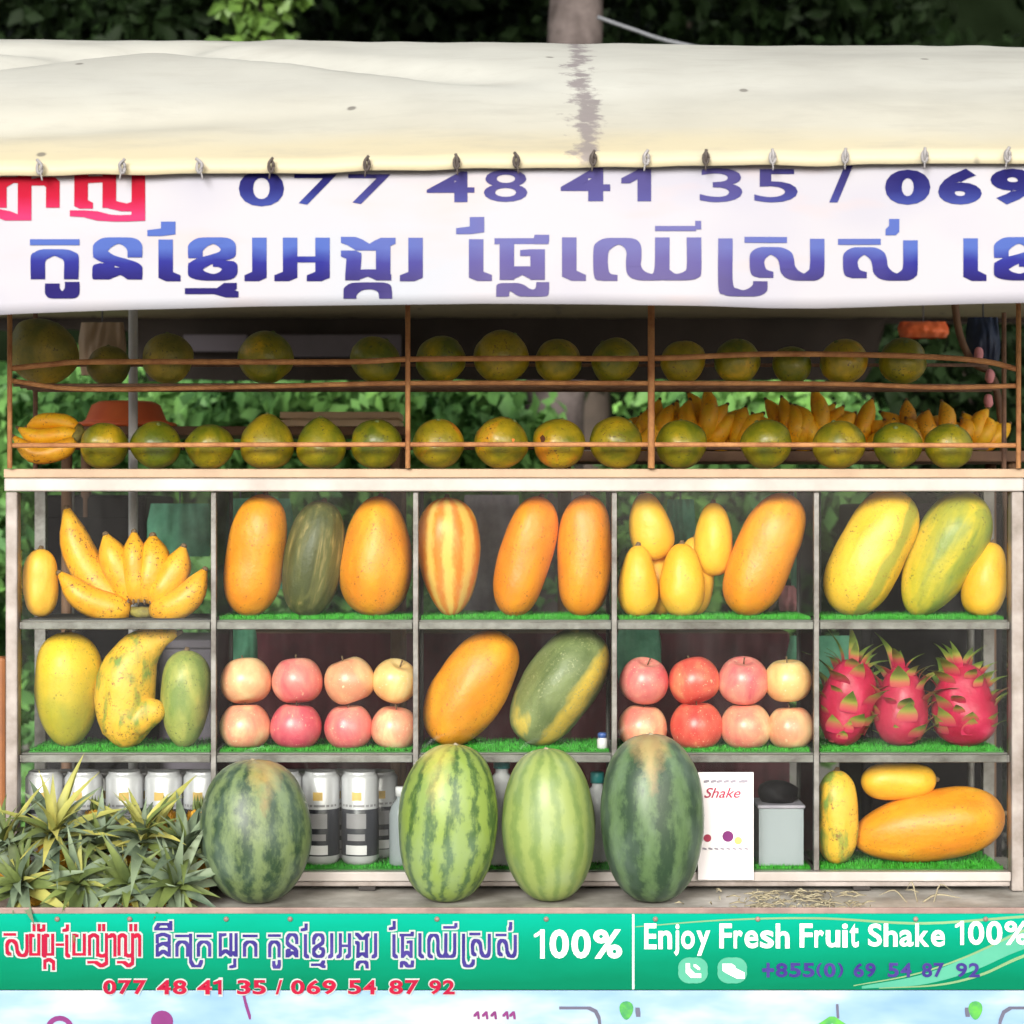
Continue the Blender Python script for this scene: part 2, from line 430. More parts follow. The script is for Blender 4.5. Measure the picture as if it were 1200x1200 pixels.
def m_tarp():
    """cream awning tarp: yellow dirty hem, grey mould trail below a seam, small dark spots"""
    t = NT('cream_tarp')
    t.set(rough=0.6)
    sp = worldz(t)
    v = t.coord((1, 1, 1), False)
    base = t.ramp(t.noise(v, 2.5, 5, 0.6), [(0.3, (0.38, 0.38, 0.35)), (0.7, (0.47, 0.475, 0.44))])
    # hem yellowing; the sheet is built round the hem, so z is height above the hem
    n1 = t.noise(t.coord((0.5, 1, 1), False), 4, 4, 0.6)
    h = t.math('ADD', sp.outputs[2], t.math('MULTIPLY', t.math('SUBTRACT', n1, 0.5), 0.08))
    c = t.mix(t.ramp(h, [(0.0, 0.8), (0.05, 0.6), (0.09, 0.2), (0.2, 0.0)]), base, (0.5, 0.43, 0.26))
    c = t.mix(t.ramp(t.math('MULTIPLY', h, 3), [(0.15, 1.0), (0.75, 0.0)]), c, (0.85, 0.80, 0.62), 'MIX') if False else c
    # mould trail
    n2 = t.noise(v, 26, 5, 0.7)
    n3 = t.noise(v, 9, 3, 0.6)
    xx = t.math('SUBTRACT', sp.outputs[0], t.math('ADD', 0.122, t.math('MULTIPLY', sp.outputs[2], 0.02)))
    xx = t.math('ABSOLUTE', t.math('ADD', xx, t.math('MULTIPLY', t.math('SUBTRACT', n3, 0.5), 0.06)))
    tr = t.math('ADD', t.math('MULTIPLY', xx, -20), t.math('ADD', 0.7, t.math('MULTIPLY', t.math('SUBTRACT', n2, 0.5), 2.6)))
    tr = t.math('MULTIPLY', tr, t.ramp(sp.outputs[2], [(0.0, 0.5), (0.03, 1.0)]))
    c = t.mix(t.ramp(tr, [(0.25, 0.0), (0.6, 0.85)]), c, (0.19, 0.165, 0.175))
    vo = t.n('ShaderNodeTexVoronoi')
    vo.voronoi_dimensions = '2D'
    vo.inputs['Scale'].default_value = 2.1
    t.l(v, vo.inputs['Vector'])
    c = t.mix(t.ramp(vo.outputs['Distance'], [(0.012, 0.8), (0.02, 0.0)]), c, (0.12, 0.11, 0.10))
    dirt = t.noise(t.coord((1, 4, 2), False), 5, 6, 0.7)
    c = t.mix(t.ramp(dirt, [(0.5, 0.0), (0.8, 0.5)]), c, (0.3, 0.29, 0.26))
    t.col(c)
    t.bump(t.noise(v, 30, 4), 0.12, 0.004)
    return t.m


def m_banner():
    t = NT('white_vinyl_banner')
    t.set(rough=0.6, spec=0.2)
    v = t.coord((1, 1, 1.6), False)
    c = t.ramp(t.noise(v, 1.6, 3, 0.5), [(0.35, (0.31, 0.31, 0.39)), (0.55, (0.385, 0.38, 0.42))])
    c = t.mix(t.ramp(t.noise(t.coord((0.6, 1, 2), False), 6, 3, 0.5), [(0.55, 0.0), (0.72, 0.45)]), c, (0.46, 0.34, 0.31))
    c = t.mix(t.ramp(t.noise(t.coord((0.5, 1, 1), False), 3.1, 2, 0.5), [(0.58, 0.0), (0.75, 0.35)]), c, (0.28, 0.38, 0.46))
    t.col(c)
    return t.m


def m_blueink(z0, z1, top, mid, low, fade, name):
    """faded blue print, light at the head of the letters and dark at the foot as printed"""
    t = NT(name)
    t.set(rough=0.7, spec=0.06)
    sp = worldz(t)
    mr = t.n('ShaderNodeMapRange')
    mr.inputs[1].default_value = z0
    mr.inputs[2].default_value = z1
    t.l(sp.outputs[2], mr.inputs[0])
    v = t.coord((1, 1, 1), False)
    n1 = t.noise(v, 18, 3)
    h = t.math('ADD', mr.outputs[0], t.math('MULTIPLY', t.math('SUBTRACT', n1, 0.5), 0.3))
    c = t.ramp(h, [(0.1, low), (0.5, mid), (0.8, top)])
    # the middle of the banner has bleached more than the ends
    xf = t.math('SUBTRACT', 1.0, t.math('ABSOLUTE', t.math('MULTIPLY', t.math('SUBTRACT', sp.outputs[0], 0.17), 1.65)))
    n2 = t.noise(t.coord((1, 1, 0.4), False), 5, 3, 0.6)
    f = t.math('ADD', xf, t.math('MULTIPLY', t.math('SUBTRACT', n2, 0.5), 1.1))
    c = t.mix(t.ramp(f, [(0.15, 0.0), (0.9, 0.7)]), c, fade)
    t.col(c)
    return t.m


M['tarp'] = m_tarp()
M['banner'] = m_banner()
zb = lambda py: at(600, py, -0.51).z - at(600, 197, -0.51).z      # in the banner's own frame
M['ink_big'] = m_blueink(zb(335), zb(278), (0.06, 0.1, 0.33), (0.022, 0.024, 0.19), (0.016, 0.012, 0.1), (0.13, 0.11, 0.24), 'blue_headline_ink')
M['ink_num'] = m_blueink(zb(244), zb(200), (0.012, 0.011, 0.09), (0.016, 0.018, 0.12), (0.035, 0.05, 0.22), (0.08, 0.07, 0.2), 'blue_number_ink')
M['red_ink'] = m_blueink(zb(258), zb(205), (0.28, 0.006, 0.018), (0.34, 0.008, 0.03), (0.42, 0.03, 0.11), (0.34, 0.015, 0.04), 'red_headline_ink')


def m_greensign():
    t = NT('green_vinyl')
    t.set(rough=0.6, spec=0.05)
    sp = worldz(t)
    mr = t.n('ShaderNodeMapRange')
    mr.inputs[1].default_value = -0.135
    mr.inputs[2].default_value = 0.0
    t.l(sp.outputs[2], mr.inputs[0])
    v = t.coord((0.7, 1, 3), False)
    n1 = t.noise(v, 5, 4, 0.6)
    h = t.math('ADD', mr.outputs[0], t.math('MULTIPLY', t.math('SUBTRACT', n1, 0.5), 0.5))
    t.col(t.ramp(h, [(0.1, (0.0, 0.15, 0.075)), (0.6, (0.0, 0.23, 0.135)), (1.0, (0.0, 0.31, 0.215))]))
    return t.m


def m_poster():
    t = NT('sky_blue_vinyl')
    t.set(rough=0.4)
    v = t.coord((0.8, 1, 2.2), False)
    n1 = t.noise(v, 4, 4, 0.55)
    t.col(t.ramp(n1, [(0.35, (0.16, 0.3, 0.52)), (0.5, (0.24, 0.38, 0.54)), (0.68, (0.48, 0.51, 0.54))]))
    return t.m


M['green_sign'] = m_greensign()
M['poster'] = m_poster()
M['swoosh'] = m_plain('pale_green_print', (0.06, 0.33, 0.22), 0.6, c2=(0.03, 0.27, 0.18), scale=6)
M['swoosh2'] = m_plain('yellow_green_print', (0.2, 0.36, 0.17), 0.4, scale=6)
M['print_mint'] = m_plain('print_mint_white', (0.38, 0.44, 0.44), 0.5, var=0.1)


# ------------------------------------------------------------ object helpers
def mesh(name, verts, faces, mat, smooth=True):
    me = bpy.data.meshes.new(name)
    me.from_pydata([tuple(v) for v in verts], [], faces)
    if mat:
        me.materials.append(mat)
    if smooth:
        me.polygons.foreach_set('use_smooth', [True] * len(me.polygons))
    me.update()
    return me


def link(name, me, loc=(0, 0, 0), rot=None, parent=None):
    o = bpy.data.objects.new(name, me)
    COL.objects.link(o)
    o.location = Vector(loc)
    if parent is not None:
        o.parent = parent
    if rot is not None:
        o.rotation_euler = rot
    return o


def tag(o, label, cat, group=None):
    o['label'] = label
    o['category'] = cat
    if group:
        o['group'] = group
    return o


def root(name, loc, label, cat, group=None):
    o = bpy.data.objects.new(name, None)
    o.empty_display_size = 0.05
    COL.objects.link(o)
    o.location = Vector(loc)
    return tag(o, label, cat, group)


def kid(name, verts, faces, mat, parent, smooth=False):
    """a part given in world coordinates, kept in its thing's own frame"""
    off = parent.location
    return link(name, mesh(name, [Vector(v) - off for v in verts], faces, mat, smooth), (0, 0, 0), None, parent)


def box(x0, x1, y0, y1, z0, z1, b=0.0):
    """box with chamfered long edges when b > 0"""
    if b <= 0:
        v = [(x, y, z) for x in (x0, x1) for y in (y0, y1) for z in (z0, z1)]
        return v, [(0, 1, 3, 2), (4, 6, 7, 5), (0, 4, 5, 1), (2, 3, 7, 6), (0, 2, 6, 4), (1, 5, 7, 3)]
    import bmesh
    bm = bmesh.new()
    vv, ff = box(x0, x1, y0, y1, z0, z1)
    vs = [bm.verts.new(p) for p in vv]
    for f in ff:
        bm.faces.new([vs[i] for i in f])
    bmesh.ops.recalc_face_normals(bm, faces=bm.faces)
    bmesh.ops.bevel(bm, geom=list(bm.edges), offset=b, segments=2, affect='EDGES', profile=0.5)
    bm.verts.index_update()
    out = ([v.co.copy() for v in bm.verts], [tuple(v.index for v in f.verts) for f in bm.faces])
    bm.free()
    return out


def join(parts):
    V, F = [], []
    for v, f in parts:
        k = len(V)
        V += list(v)
        F += [tuple(i + k for i in q) for q in f]
    return V, F


def tube(pts, rad, seg=8, cap=True, flat=1.0):
    pts = [Vector(p) for p in pts]
    n = len(pts)
    if not hasattr(rad, '__len__'):
        rad = [rad] * n
    elif len(rad) != n:
        rad = [float(np.interp(i / (n - 1) * (len(rad) - 1), range(len(rad)), rad)) for i in range(n)]
    V, F = [], []
    up = None
    for i, p in enumerate(pts):
        d = (pts[min(i + 1, n - 1)] - pts[max(i - 1, 0)]).normalized()
        if up is None:
            up = d.orthogonal().normalized()
        up = (up - d * up.dot(d)).normalized()
        sd_ = d.cross(up)
        for k in range(seg):
            a = 2 * math.pi * k / seg
            V.append(p + (up * math.cos(a) + sd_ * math.sin(a) * flat) * rad[i])
    for i in range(n - 1):
        for k in range(seg):
            F.append((i * seg + k, i * seg + (k + 1) % seg, (i + 1) * seg + (k + 1) % seg, (i + 1) * seg + k))
    if cap:
        F.append(tuple(range(seg))[::-1])
        F.append(tuple((n - 1) * seg + k for k in range(seg)))
    return V, F


def lathe(prof, seg=24):
    """prof: list of (r, z)"""
    V, F = [], []
    n = len(prof)
    for r, z in prof:
        for k in range(seg):
            a = 2 * math.pi * k / seg
            V.append((r * math.cos(a), r * math.sin(a), z))
    for i in range(n - 1):
        for k in range(seg):
            F.append((i * seg + k, i * seg + (k + 1) % seg, (i + 1) * seg + (k + 1) % seg, (i + 1) * seg + k))
    F.append(tuple(range(seg))[::-1])
    F.append(tuple((n - 1) * seg + k for k in range(seg)))
    return V, F


def spline(pts, n):
    """Catmull-Rom through the points"""
    P = [Vector(p) for p in pts]
    P = [P[0] * 2 - P[1]] + P + [P[-1] * 2 - P[-2]]
    out = []
    m = len(P) - 3
    for i in range(n):
        u = i / (n - 1) * m
        k = min(int(u), m - 1)
        t_ = u - k
        a, b, c, d = P[k:k + 4]
        out.append(0.5 * ((2 * b) + (c - a) * t_ + (2 * a - 5 * b + 4 * c - d) * t_ ** 2 + (3 * b - a - 3 * c + d) * t_ ** 3))
    return out


# ------------------------------------------------------------ the setting
gv, gf = [], []
for i in range(41):
    for j in range(41):
        x, y = -100 + i * 5, -60 + j * 5
        gv.append((x, y, 0.0))
for i in range(40):
    for j in range(40):
        gf.append((i * 41 + j, (i + 1) * 41 + j, (i + 1) * 41 + j + 1, i * 41 + j + 1))
g = link('ground', mesh('ground', gv, gf, M['ground'], False))
g['kind'] = 'structure'
# a steep wooded slope closes the view behind the trees
bv, bf = [], []
NX, NZ = 90, 26
for i in range(NX + 1):
    for j in range(NZ + 1):
        x = -34 + 68 * i / NX
        t_ = j / NZ
        y = 12 + 9 * t_ ** 1.6 + 1.2 * mnoise.noise(Vector((x * 0.5, t_ * 4, 3)))
        z = -0.2 + 13 * t_ + 0.7 * mnoise.noise(Vector((x * 0.9, t_ * 9, 7)))
        bv.append((x, y, z))
for i in range(NX):
    for j in range(NZ):
        a = i * (NZ + 1) + j
        bf.append((a, a + NZ + 1, a + NZ + 2, a + 1))
bk = link('hillside', mesh('hillside', bv, bf, M['bank']))
bk['kind'] = 'structure'


# ------------------------------------------------------------ trees and bushes behind the stall
def leaves(rng, blobs, n, size):
    """leaf faces spread through clumps; blobs: (centre, radius xyz)"""
    pts = []
    wts = np.array([b[1][0] * b[1][2] for b in blobs])
    cnt = (wts / wts.sum() * n).astype(int)
    for (c, r), k in zip(blobs, cnt):
        d = rng.normal(size=(k, 3))
        d /= np.linalg.norm(d, axis=1)[:, None]
        rr = rng.random(k) ** 0.45
        pts.append(np.array(c) + d * rr[:, None] * np.array(r) * (0.85 + 0.3 * rng.random((k, 1))))
    P = np.concatenate(pts)
    k = len(P)
    a = rng.normal(size=(k, 3)) * 0.8 + np.array((0, -0.5, -0.6))
    a /= np.linalg.norm(a, axis=1)[:, None]
    b = np.cross(a, rng.normal(size=(k, 3)))
    b /= np.linalg.norm(b, axis=1)[:, None]
    nrm = np.cross(a, b)
    L = size * (0.6 + 0.8 * rng.random((k, 1)))
    W = L * 0.27
    v = np.stack([P, P + a * L * 0.5 + b * W + nrm * L * 0.06, P + a * L - nrm * L * 0.05, P + a * L * 0.5 - b * W + nrm * L * 0.06], 1).reshape(-1, 3)
    idx = np.arange(k)[:, None] * 4
    f = np.concatenate([idx + np.array([[0, 1, 2]]), idx + np.array([[0, 2, 3]])], 0)
    return v, f


def np_mesh(name, v, f, mat):
    me = bpy.data.meshes.new(name)
    me.vertices.add(len(v))
    me.vertices.foreach_set('co', v.astype(np.float32).ravel())
    me.loops.add(f.size)
    me.loops.foreach_set('vertex_index', f.astype(np.int32).ravel())
    me.polygons.add(len(f))
    me.polygons.foreach_set('loop_start', np.arange(0, f.size, f.shape[1], dtype=np.int32))
    me.materials.append(mat)
    me.update(calc_edges=True)
    me.validate()
    return me


def plant(name, base, top, r0, blobs, n, size, mat, label, cat, seed, group=None, bark='bark_dark', r1=None, limbs=5):
    rng = np.random.default_rng(seed)
    rt = root(name, base, label, cat, group)
    b, tp = Vector(base), Vector(top)
    mid = (b + tp) / 2 + Vector((rng.normal() * 0.03, 0, 0))
    parts = [tube(spline([b, mid, tp], 12), [r0 + (((r1 or r0 * 0.5) - r0) * i / 11) for i in range(12)], 12)]
    for k in range(min(limbs, len(blobs))):
        c = Vector(blobs[k][0])
        st = b + (tp - b) * (0.55 + 0.4 * rng.random())
        m = (st + c) / 2 + Vector((0, 0, -0.1))
        parts.append(tube(spline([st, m, c], 7), [r0 * 0.4 * (1 - i / 8) for i in range(7)], 7))
    v, f = join(parts)
    kid('trunk' if 'tree' in name else 'stem', v, f, M[bark], rt, True)
    v, f = leaves(rng, [((Vector(c) - b), r) for c, r in blobs], n, size)
    link('crown' if 'tree' in name else 'foliage', np_mesh('crown', v, f, M[mat]), (0, 0, 0), None, rt)
    return rt


def blobs_in(seed, cx, cy, cz, rx, ry, rz, k, r=0.45):
    rng = np.random.default_rng(seed)
    out = []
    for _ in range(k):
        d = rng.uniform(-1, 1, 3)
        rr = r * (0.6 + 0.8 * rng.random())
        out.append(((cx + d[0] * rx, cy + d[1] * ry, cz + d[2] * rz), (rr, rr, rr * 0.7)))
    return out


# the pale trunk seen between the racks and again above the awning
pt = [at(640, 1100, 3.0), at(642, 800, 3.0), at(648, 500, 3.0), at(660, 260, 3.0), at(674, 25, 3.0), at(690, -320, 3.0)]
base = Vector((pt[0].x, 3.0, -0.02))
tr1 = root('tree', base, 'tall tree with thick pale grey trunk rising behind the awning', 'tree')
sp_ = spline([base] + pt[1:], 30)
rr_ = [0.122 - 0.042 * i / 29 for i in range(30)]
v, f = tube(sp_, rr_, 20)
v = [p + Vector((mnoise.noise(p * 9) * 0.012, mnoise.noise(p * 8 + Vector((4, 4, 4))) * 0.012, 0)) for p in v]
lv = [tube(spline([sp_[-2], sp_[-1] + Vector((dx * 0.5, dy * 0.5, 0.5)), sp_[-1] + Vector((dx, dy, 0.9))], 8), [0.07 - 0.006 * i for i in range(8)], 8)
      for dx, dy in ((-1.3, 0.2), (1.4, -0.3), (0.2, -0.9), (-0.3, 1.2))]
vv, ff = join([(v, f)] + lv)
kid('trunk', vv, ff, M['bark'], tr1, True)
rng = np.random.default_rng(5)
bl = blobs_in(9, sp_[-1].x, 2.9, sp_[-1].z + 0.95, 3.4, 1.5, 0.45, 34, 0.6)  # unseen crown above the view, shaped wide to shade the foliage behind
bl = [((Vector(c) - base), r) for c, r in bl]
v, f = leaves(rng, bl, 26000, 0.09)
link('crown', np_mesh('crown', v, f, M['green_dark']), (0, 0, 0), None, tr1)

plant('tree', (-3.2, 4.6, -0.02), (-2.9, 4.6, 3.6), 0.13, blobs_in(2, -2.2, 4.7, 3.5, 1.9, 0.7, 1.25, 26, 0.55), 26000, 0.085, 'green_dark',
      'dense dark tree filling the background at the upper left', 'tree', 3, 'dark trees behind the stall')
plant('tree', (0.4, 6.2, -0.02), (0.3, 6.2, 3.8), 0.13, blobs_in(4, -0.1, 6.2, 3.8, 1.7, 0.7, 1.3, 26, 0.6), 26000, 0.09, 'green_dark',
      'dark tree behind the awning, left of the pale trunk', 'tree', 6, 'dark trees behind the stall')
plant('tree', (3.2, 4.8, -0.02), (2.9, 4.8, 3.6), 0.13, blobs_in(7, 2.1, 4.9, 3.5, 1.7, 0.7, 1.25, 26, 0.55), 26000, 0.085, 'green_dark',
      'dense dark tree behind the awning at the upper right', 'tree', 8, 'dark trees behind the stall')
c = at(306, 18, 4.0)
plant('young_tree', (c.x - 0.3, 4.0, -0.02), (c.x, 4.05, c.z + 0.1), 0.035,
      [((c.x + dx, 4.0 + dy, c.z + dz), (0.12, 0.12, 0.09)) for dx, dy, dz in ((0, 0, 0), (-0.07, 0.05, 0.12), (0.06, 0, 0.09), (-0.05, 0, -0.12), (0.05, 0.05, -0.1), (0, 0.05, 0.22), (0.02, 0, -0.24))],
      420, 0.08, 'green_lit', 'slim young tree with leaves painted a lit bright yellow green above the awning', 'tree', 12)
# sprigs that catch the light among the dark crowns
for k, (px, py, s_) in enumerate(((1000, 32, 1.0), (1045, 36, 1.1), (928, 15, 0.9), (575, 10, 0.9), (1075, 30, 0.8), (20, 4, 0.7), (55, 36, 0.7), (455, 20, 0.6))):
    pass
# bushes at rack height
blist = [(-1.9, 2.9, 0.95, 'green_mid', 'leafy bush at the far left beyond the wire rack', 21),
         (-0.95, 3.1, 0.8, 'green_mid', 'leafy green bush seen between the racks, left of the middle', 22),
         (-0.35, 3.0, 0.7, 'green_mid', 'leafy green bush immediately left of the pale trunk', 23),
         (0.75, 3.4, 0.65, 'green_mid', 'shaded bush behind the pile of bananas', 24),
         (1.9, 3.3, 0.8, 'green_dark', 'dark bush behind the right end of the racks', 25)]
for k, (x, y, r, m_, lab, sd_) in enumerate(blist):
    plant('bush', (x, y, -0.02), (x, y, 1.3), 0.04, blobs_in(sd_, x, y, 1.35, 0.5 * r, 0.3, 0.75, 16, 0.3), 9000, 0.075, m_, lab, 'bush', sd_, 'bushes behind the stall')
v, f = tube(spline([at(700, 20, 2.2), at(740, 34, 2.2), at(800, 52, 2.2), at(960, 80, 2.2)], 16), 0.006, 6)
rp = root('rope', at(700, 20, 2.2), 'thin pale rope slanting down from the trunk behind the awning', 'rope')
kid('strand', v, f, M['wire'], rp, True)

# ------------------------------------------------------------ awning
HEM_Y = -0.525


def hem_py(px):
    return float(np.interp(px, [-400, 0, 300, 500, 700, 1200, 1600], [207, 206, 204, 200, 195, 191, 190]))


def ridge_py(px):
    return float(np.interp(px, [-600, 0, 500, 800, 1200, 1700], [44, 46, 49, 52, 55, 57]))


hem0 = at(600, 197, HEM_Y)
aw = root('awning', hem0, 'cream tarpaulin awning over the stall with yellowed hem and grey mould trail', 'awning')
NXA, NT_ = 150, 40
V, F = [], []
for i in range(NXA + 1):
    x = -1.55 + 3.1 * i / NXA
    pxh = 600 + x / S(HEM_Y)
    pxr = 600 + x / S(0.35)
    h = at(pxh, hem_py(pxh), HEM_Y)
    rg = at(pxr, ridge_py(pxr), 0.35)
    for j in range(NT_ + 1):
        t_ = max(0, j - 1) / (NT_ - 1)
        y = HEM_Y + (0.35 - HEM_Y) * t_ - (0.003 if j == 0 else 0)
        z = h.z + 0.018 + (rg.z - h.z - 0.018) * t_ - (0.018 if j == 0 else 0)
        bulge = 0.05 * math.sin(math.pi * t_) - 0.02 * t_ * (1 - t_)
        # long soft folds pulled from the left corner
        fold = 0
        for (x0, t0, x1, t1, dpt, wd) in ((-1.3, 0.35, -0.55, 0.95, 0.036, 0.055), (-0.75, 0.85, 0.0, 0.42, 0.034, 0.055), (-1.4, 0.75, -0.6, 0.8, 0.022, 0.045), (-1.2, 0.1, -0.3, 0.25, 0.014, 0.05), (0.1, 0.3, 0.9, 0.36, 0.006, 0.06)):
            u = min(max(((x - x0) * (x1 - x0) + (t_ - t0) * (t1 - t0)) / ((x1 - x0) ** 2 + (t1 - t0) ** 2), 0), 1)
            dd = math.hypot(x - x0 - u * (x1 - x0), (t_ - t0 - u * (t1 - t0)))
            fold -= dpt * math.exp(-(dd / wd) ** 2) * math.sin(math.pi * (0.1 + 0.8 * u))
        wob = 0.006 * mnoise.noise(Vector((x * 3, t_ * 3, 1))) + 0.003 * mnoise.noise(Vector((x * 11, t_ * 6, 5)))
        V.append(Vector((x, y, z + bulge + fold + wob)) - hem0)
for i in range(NXA):
    for j in range(NT_):
        a = i * (NT_ + 1) + j
        F.append((a, a + NT_ + 1, a + NT_ + 2, a + 1))
# rear slope
nb = len(V)
for i in range(NXA + 1):
    top = V[i * (NT_ + 1) + NT_]
    for j in range(1, 9):
        t_ = j / 8
        yb = 0.35 + (2.1 - 0.35) * t_
        zt = top.z + (2.14 - hem0.z - top.z) * t_ - 0.05 * math.sin(math.pi * t_)
        V.append(Vector((top.x, yb - hem0.y, zt)))
for i in range(NXA):
    for j in range(8):
        a = nb + i * 8 + j - 1 if j else i * (NT_ + 1) + NT_
        b = nb + (i + 1) * 8 + j - 1 if j else (i + 1) * (NT_ + 1) + NT_
        F.append((a, b, nb + (i + 1) * 8 + j, nb + i * 8 + j))
tp = link('tarp', mesh('tarp', V, F, M['tarp']), (0, 0, 0), None, aw)
md = tp.modifiers.new('thickness', 'SOLIDIFY')
md.thickness = 0.002
for sx in (-1.5, 1.5):
    for (y, zt) in ((HEM_Y + 0.02, hem0.z + 0.0), (2.08, 2.13)):
        v, f = tube([(sx, y, 0.0), (sx, y, zt)], 0.016, 12)
        kid('pole', v, f, M['post'], aw, True)
v, f = tube([(-1.55, HEM_Y + 0.03, hem0.z - 0.005), (1.55, HEM_Y + 0.03, hem0.z - 0.005)], 0.011, 10)
kid('hem_bar', v, f, M['rust_dark'], aw, True)
v, f = tube([(-1.55, 0.35, 2.50), (1.55, 0.35, 2.47)], 0.014, 10)
kid('ridge_bar', v, f, M['rust_dark'], aw, True)
# dark flap hanging at the back of the roof
V, F = [], []
for i in range(121):
    px = -150 + 1500 * i / 120
    fb = float(np.interp(px, [-150, 158, 166, 1022, 1032, 1350], [386, 388, 446, 446, 380, 380]))
    for j in range(7):
        py = 366 + (fb - 366) * j / 6 + (3 * mnoise.noise(Vector((px * 0.02, 0, 0))) if j == 6 else 0)
        p = at(px, py, 2.03 + 0.02 * mnoise.noise(Vector((px * 0.03, j * 0.3, 0))))
        V.append(p)
for i in range(120):
    for j in range(6):
        a = i * 7 + j
        F.append((a, a + 7, a + 8, a + 1))
fl = root('back_flap', at(600, 372, 2.03), 'dark brown tarp flap hanging at the rear of the roof behind the upper oranges', 'tarp')
kid('cloth', V, F, M['brown_tarp'], fl, True)
for (x0, x1, y0, y1) in ((300, 470, 392, 418), (215, 290, 392, 412)):
    a, b = at(x0, y0, 1.98), at(x1, y1, 1.98)
    v, f = box(a.x, b.x, 1.975, 1.995, b.z, a.z, 0.004)
    kid('patch', v, f, M['slate'], fl)


# ------------------------------------------------------------ banner and its writing
def by(x, z):
    """the hanging vinyl is slightly wavy"""
    k = (2.2 - z) / 0.26
    return -0.51 + 0.006 * mnoise.noise(Vector((x * 3.2, z * 2, 2))) + 0.010 * k * mnoise.noise(Vector((x * 4.5, 0.4, 6)))


ban0 = at(600, 197, -0.51)
ban = root('banner', ban0, 'white vinyl banner with blue Khmer lettering and phone numbers under the awning', 'banner')
bot = lambda px: float(np.interp(px, [-400, 0, 20, 150, 300, 450, 560, 700, 830, 900, 960, 1060, 1200, 1600], [372, 369, 368, 363, 359, 357, 356, 357, 359, 361, 361, 358, 355, 353]))
V, F = [], []
for i in range(221):
    px = -380 + 1960 * i / 220
    for j in range(13):
        p = at(px, hem_py(px) - 4 + (bot(px) - hem_py(px) + 4) * j / 12, -0.51)
        V.append(Vector((p.x, by(p.x, p.z), p.z)))
for i in range(220):
    for j in range(12):
        a = i * 13 + j
        F.append((a, a + 13, a + 14, a + 1))
cl = kid('vinyl', V, F, M['banner'], ban, True)
md = cl.modifiers.new('thickness', 'SOLIDIFY')
md.thickness = 0.0012
md.offset = 1

def hull(pts):
    pts = sorted(set(pts))
    def half(ps):
        h = []
        for p in ps:
            while len(h) > 1 and (h[-1][0] - h[-2][0]) * (p[1] - h[-2][1]) - (h[-1][1] - h[-2][1]) * (p[0] - h[-2][0]) <= 1e-9:
                h.pop()
            h.append(p)
        return h[:-1]
    return half(pts) + half(pts[::-1])


class Letters:
    """flat print: a broad nib drawn along strokes, given on the plan"""
    def __init__(s, Y, surf=None):
        s.V, s.F, s.k, s.Y, s.surf = [], [], 0, Y, surf

    def poly(s, pts, off):
        b = len(s.V)
        for (x, y) in pts:
            p = at(x, y, s.Y)
            if s.surf:
                p.y = s.surf(p.x, p.z)
            p.y -= off
            s.V.append(p)
        s.F.append(tuple(range(b, b + len(pts))))

    def stroke(s, pl, nw, nh, lift=0.0):
        for a, b in zip(pl[:-1], pl[1:]):
            q = []
            for (x, y) in (a, b):
                q += [(x - nw / 2, y - nh / 2), (x + nw / 2, y - nh / 2), (x + nw / 2, y + nh / 2), (x - nw / 2, y + nh / 2)]
            s.k += 1
            h = hull(q)
            # split long pieces so that they follow the waves
            s.poly(h, 0.0011 + lift + 0.00004 * (s.k % 17))

    def text(s, body, x0, x1, y0, y1, bold=0.0, lift=0.0, shear=0.0):
        cu = bpy.data.curves.new('t', 'FONT')
        cu.body = body
        cu.offset = bold
        cu.shear = shear
        cu.resolution_u = 4
        o = bpy.data.objects.new('t', cu)
        COL.objects.link(o)
        dg = bpy.context.evaluated_depsgraph_get()
        me = bpy.data.meshes.new_from_object(o.evaluated_get(dg))
        co = np.array([v.co[:2] for v in me.vertices])
        mn, mx = co.min(0), co.max(0)
        b = len(s.V)
        s.k += 1
        for (x, y) in co:
            u, w_ = (x - mn[0]) / (mx[0] - mn[0]), (y - mn[1]) / (mx[1] - mn[1])
            p = at(x0 + u * (x1 - x0), y1 - w_ * (y1 - y0), s.Y)
            if s.surf:
                p.y = s.surf(p.x, p.z)
            p.y -= 0.0011 + lift + 0.00004 * (s.k % 17)
            s.V.append(p)
        for f in me.polygons:
            s.F.append(tuple(b + i for i in f.vertices))
        bpy.data.objects.remove(o)
        bpy.data.curves.remove(cu)
        bpy.data.meshes.remove(me)

    def build(s, name, mat, parent):
        return kid(name, s.V, s.F, M[mat], parent, False)


KA = [[(45, 324), (45, 304), (50, 299), (58, 296), (70, 296), (79, 299), (84, 304), (84, 324)], [(44, 284), (85, 284)]]
UU = [[(62, 336), (62, 341), (67, 346), (80, 346), (85, 341), (85, 334)]]
NO = [[(118, 298), (118, 291), (124, 285), (132, 282), (146, 282), (154, 285), (158, 291), (158, 298)], [(118, 298), (126, 303), (140, 307), (152, 311), (158, 316), (158, 324)],
      [(158, 324), (150, 319), (138, 317), (127, 321), (118, 324), (118, 315), (126, 312)]]
AE = [[(197, 263), (197, 271), (181, 273)], [(194, 284), (194, 322), (203, 326)]]
KHA = [[(229, 299), (229, 291), (235, 285), (243, 282), (256, 282), (264, 285), (268, 291), (266, 298), (255, 302), (240, 306), (229, 312)],
       [(229, 312), (229, 319), (235, 323), (246, 325), (256, 325), (266, 322), (270, 315), (266, 310), (258, 309)]]
SUBM = [[(224, 341), (258, 341), (272, 345)], [(270, 335), (262, 341)]]
RO = [[(304, 282), (304, 322), (295, 326)]]
AAO = [[(340, 282), (340, 322), (330, 326)], [(378, 282), (378, 322), (368, 326)], [(348, 304), (370, 304)]]
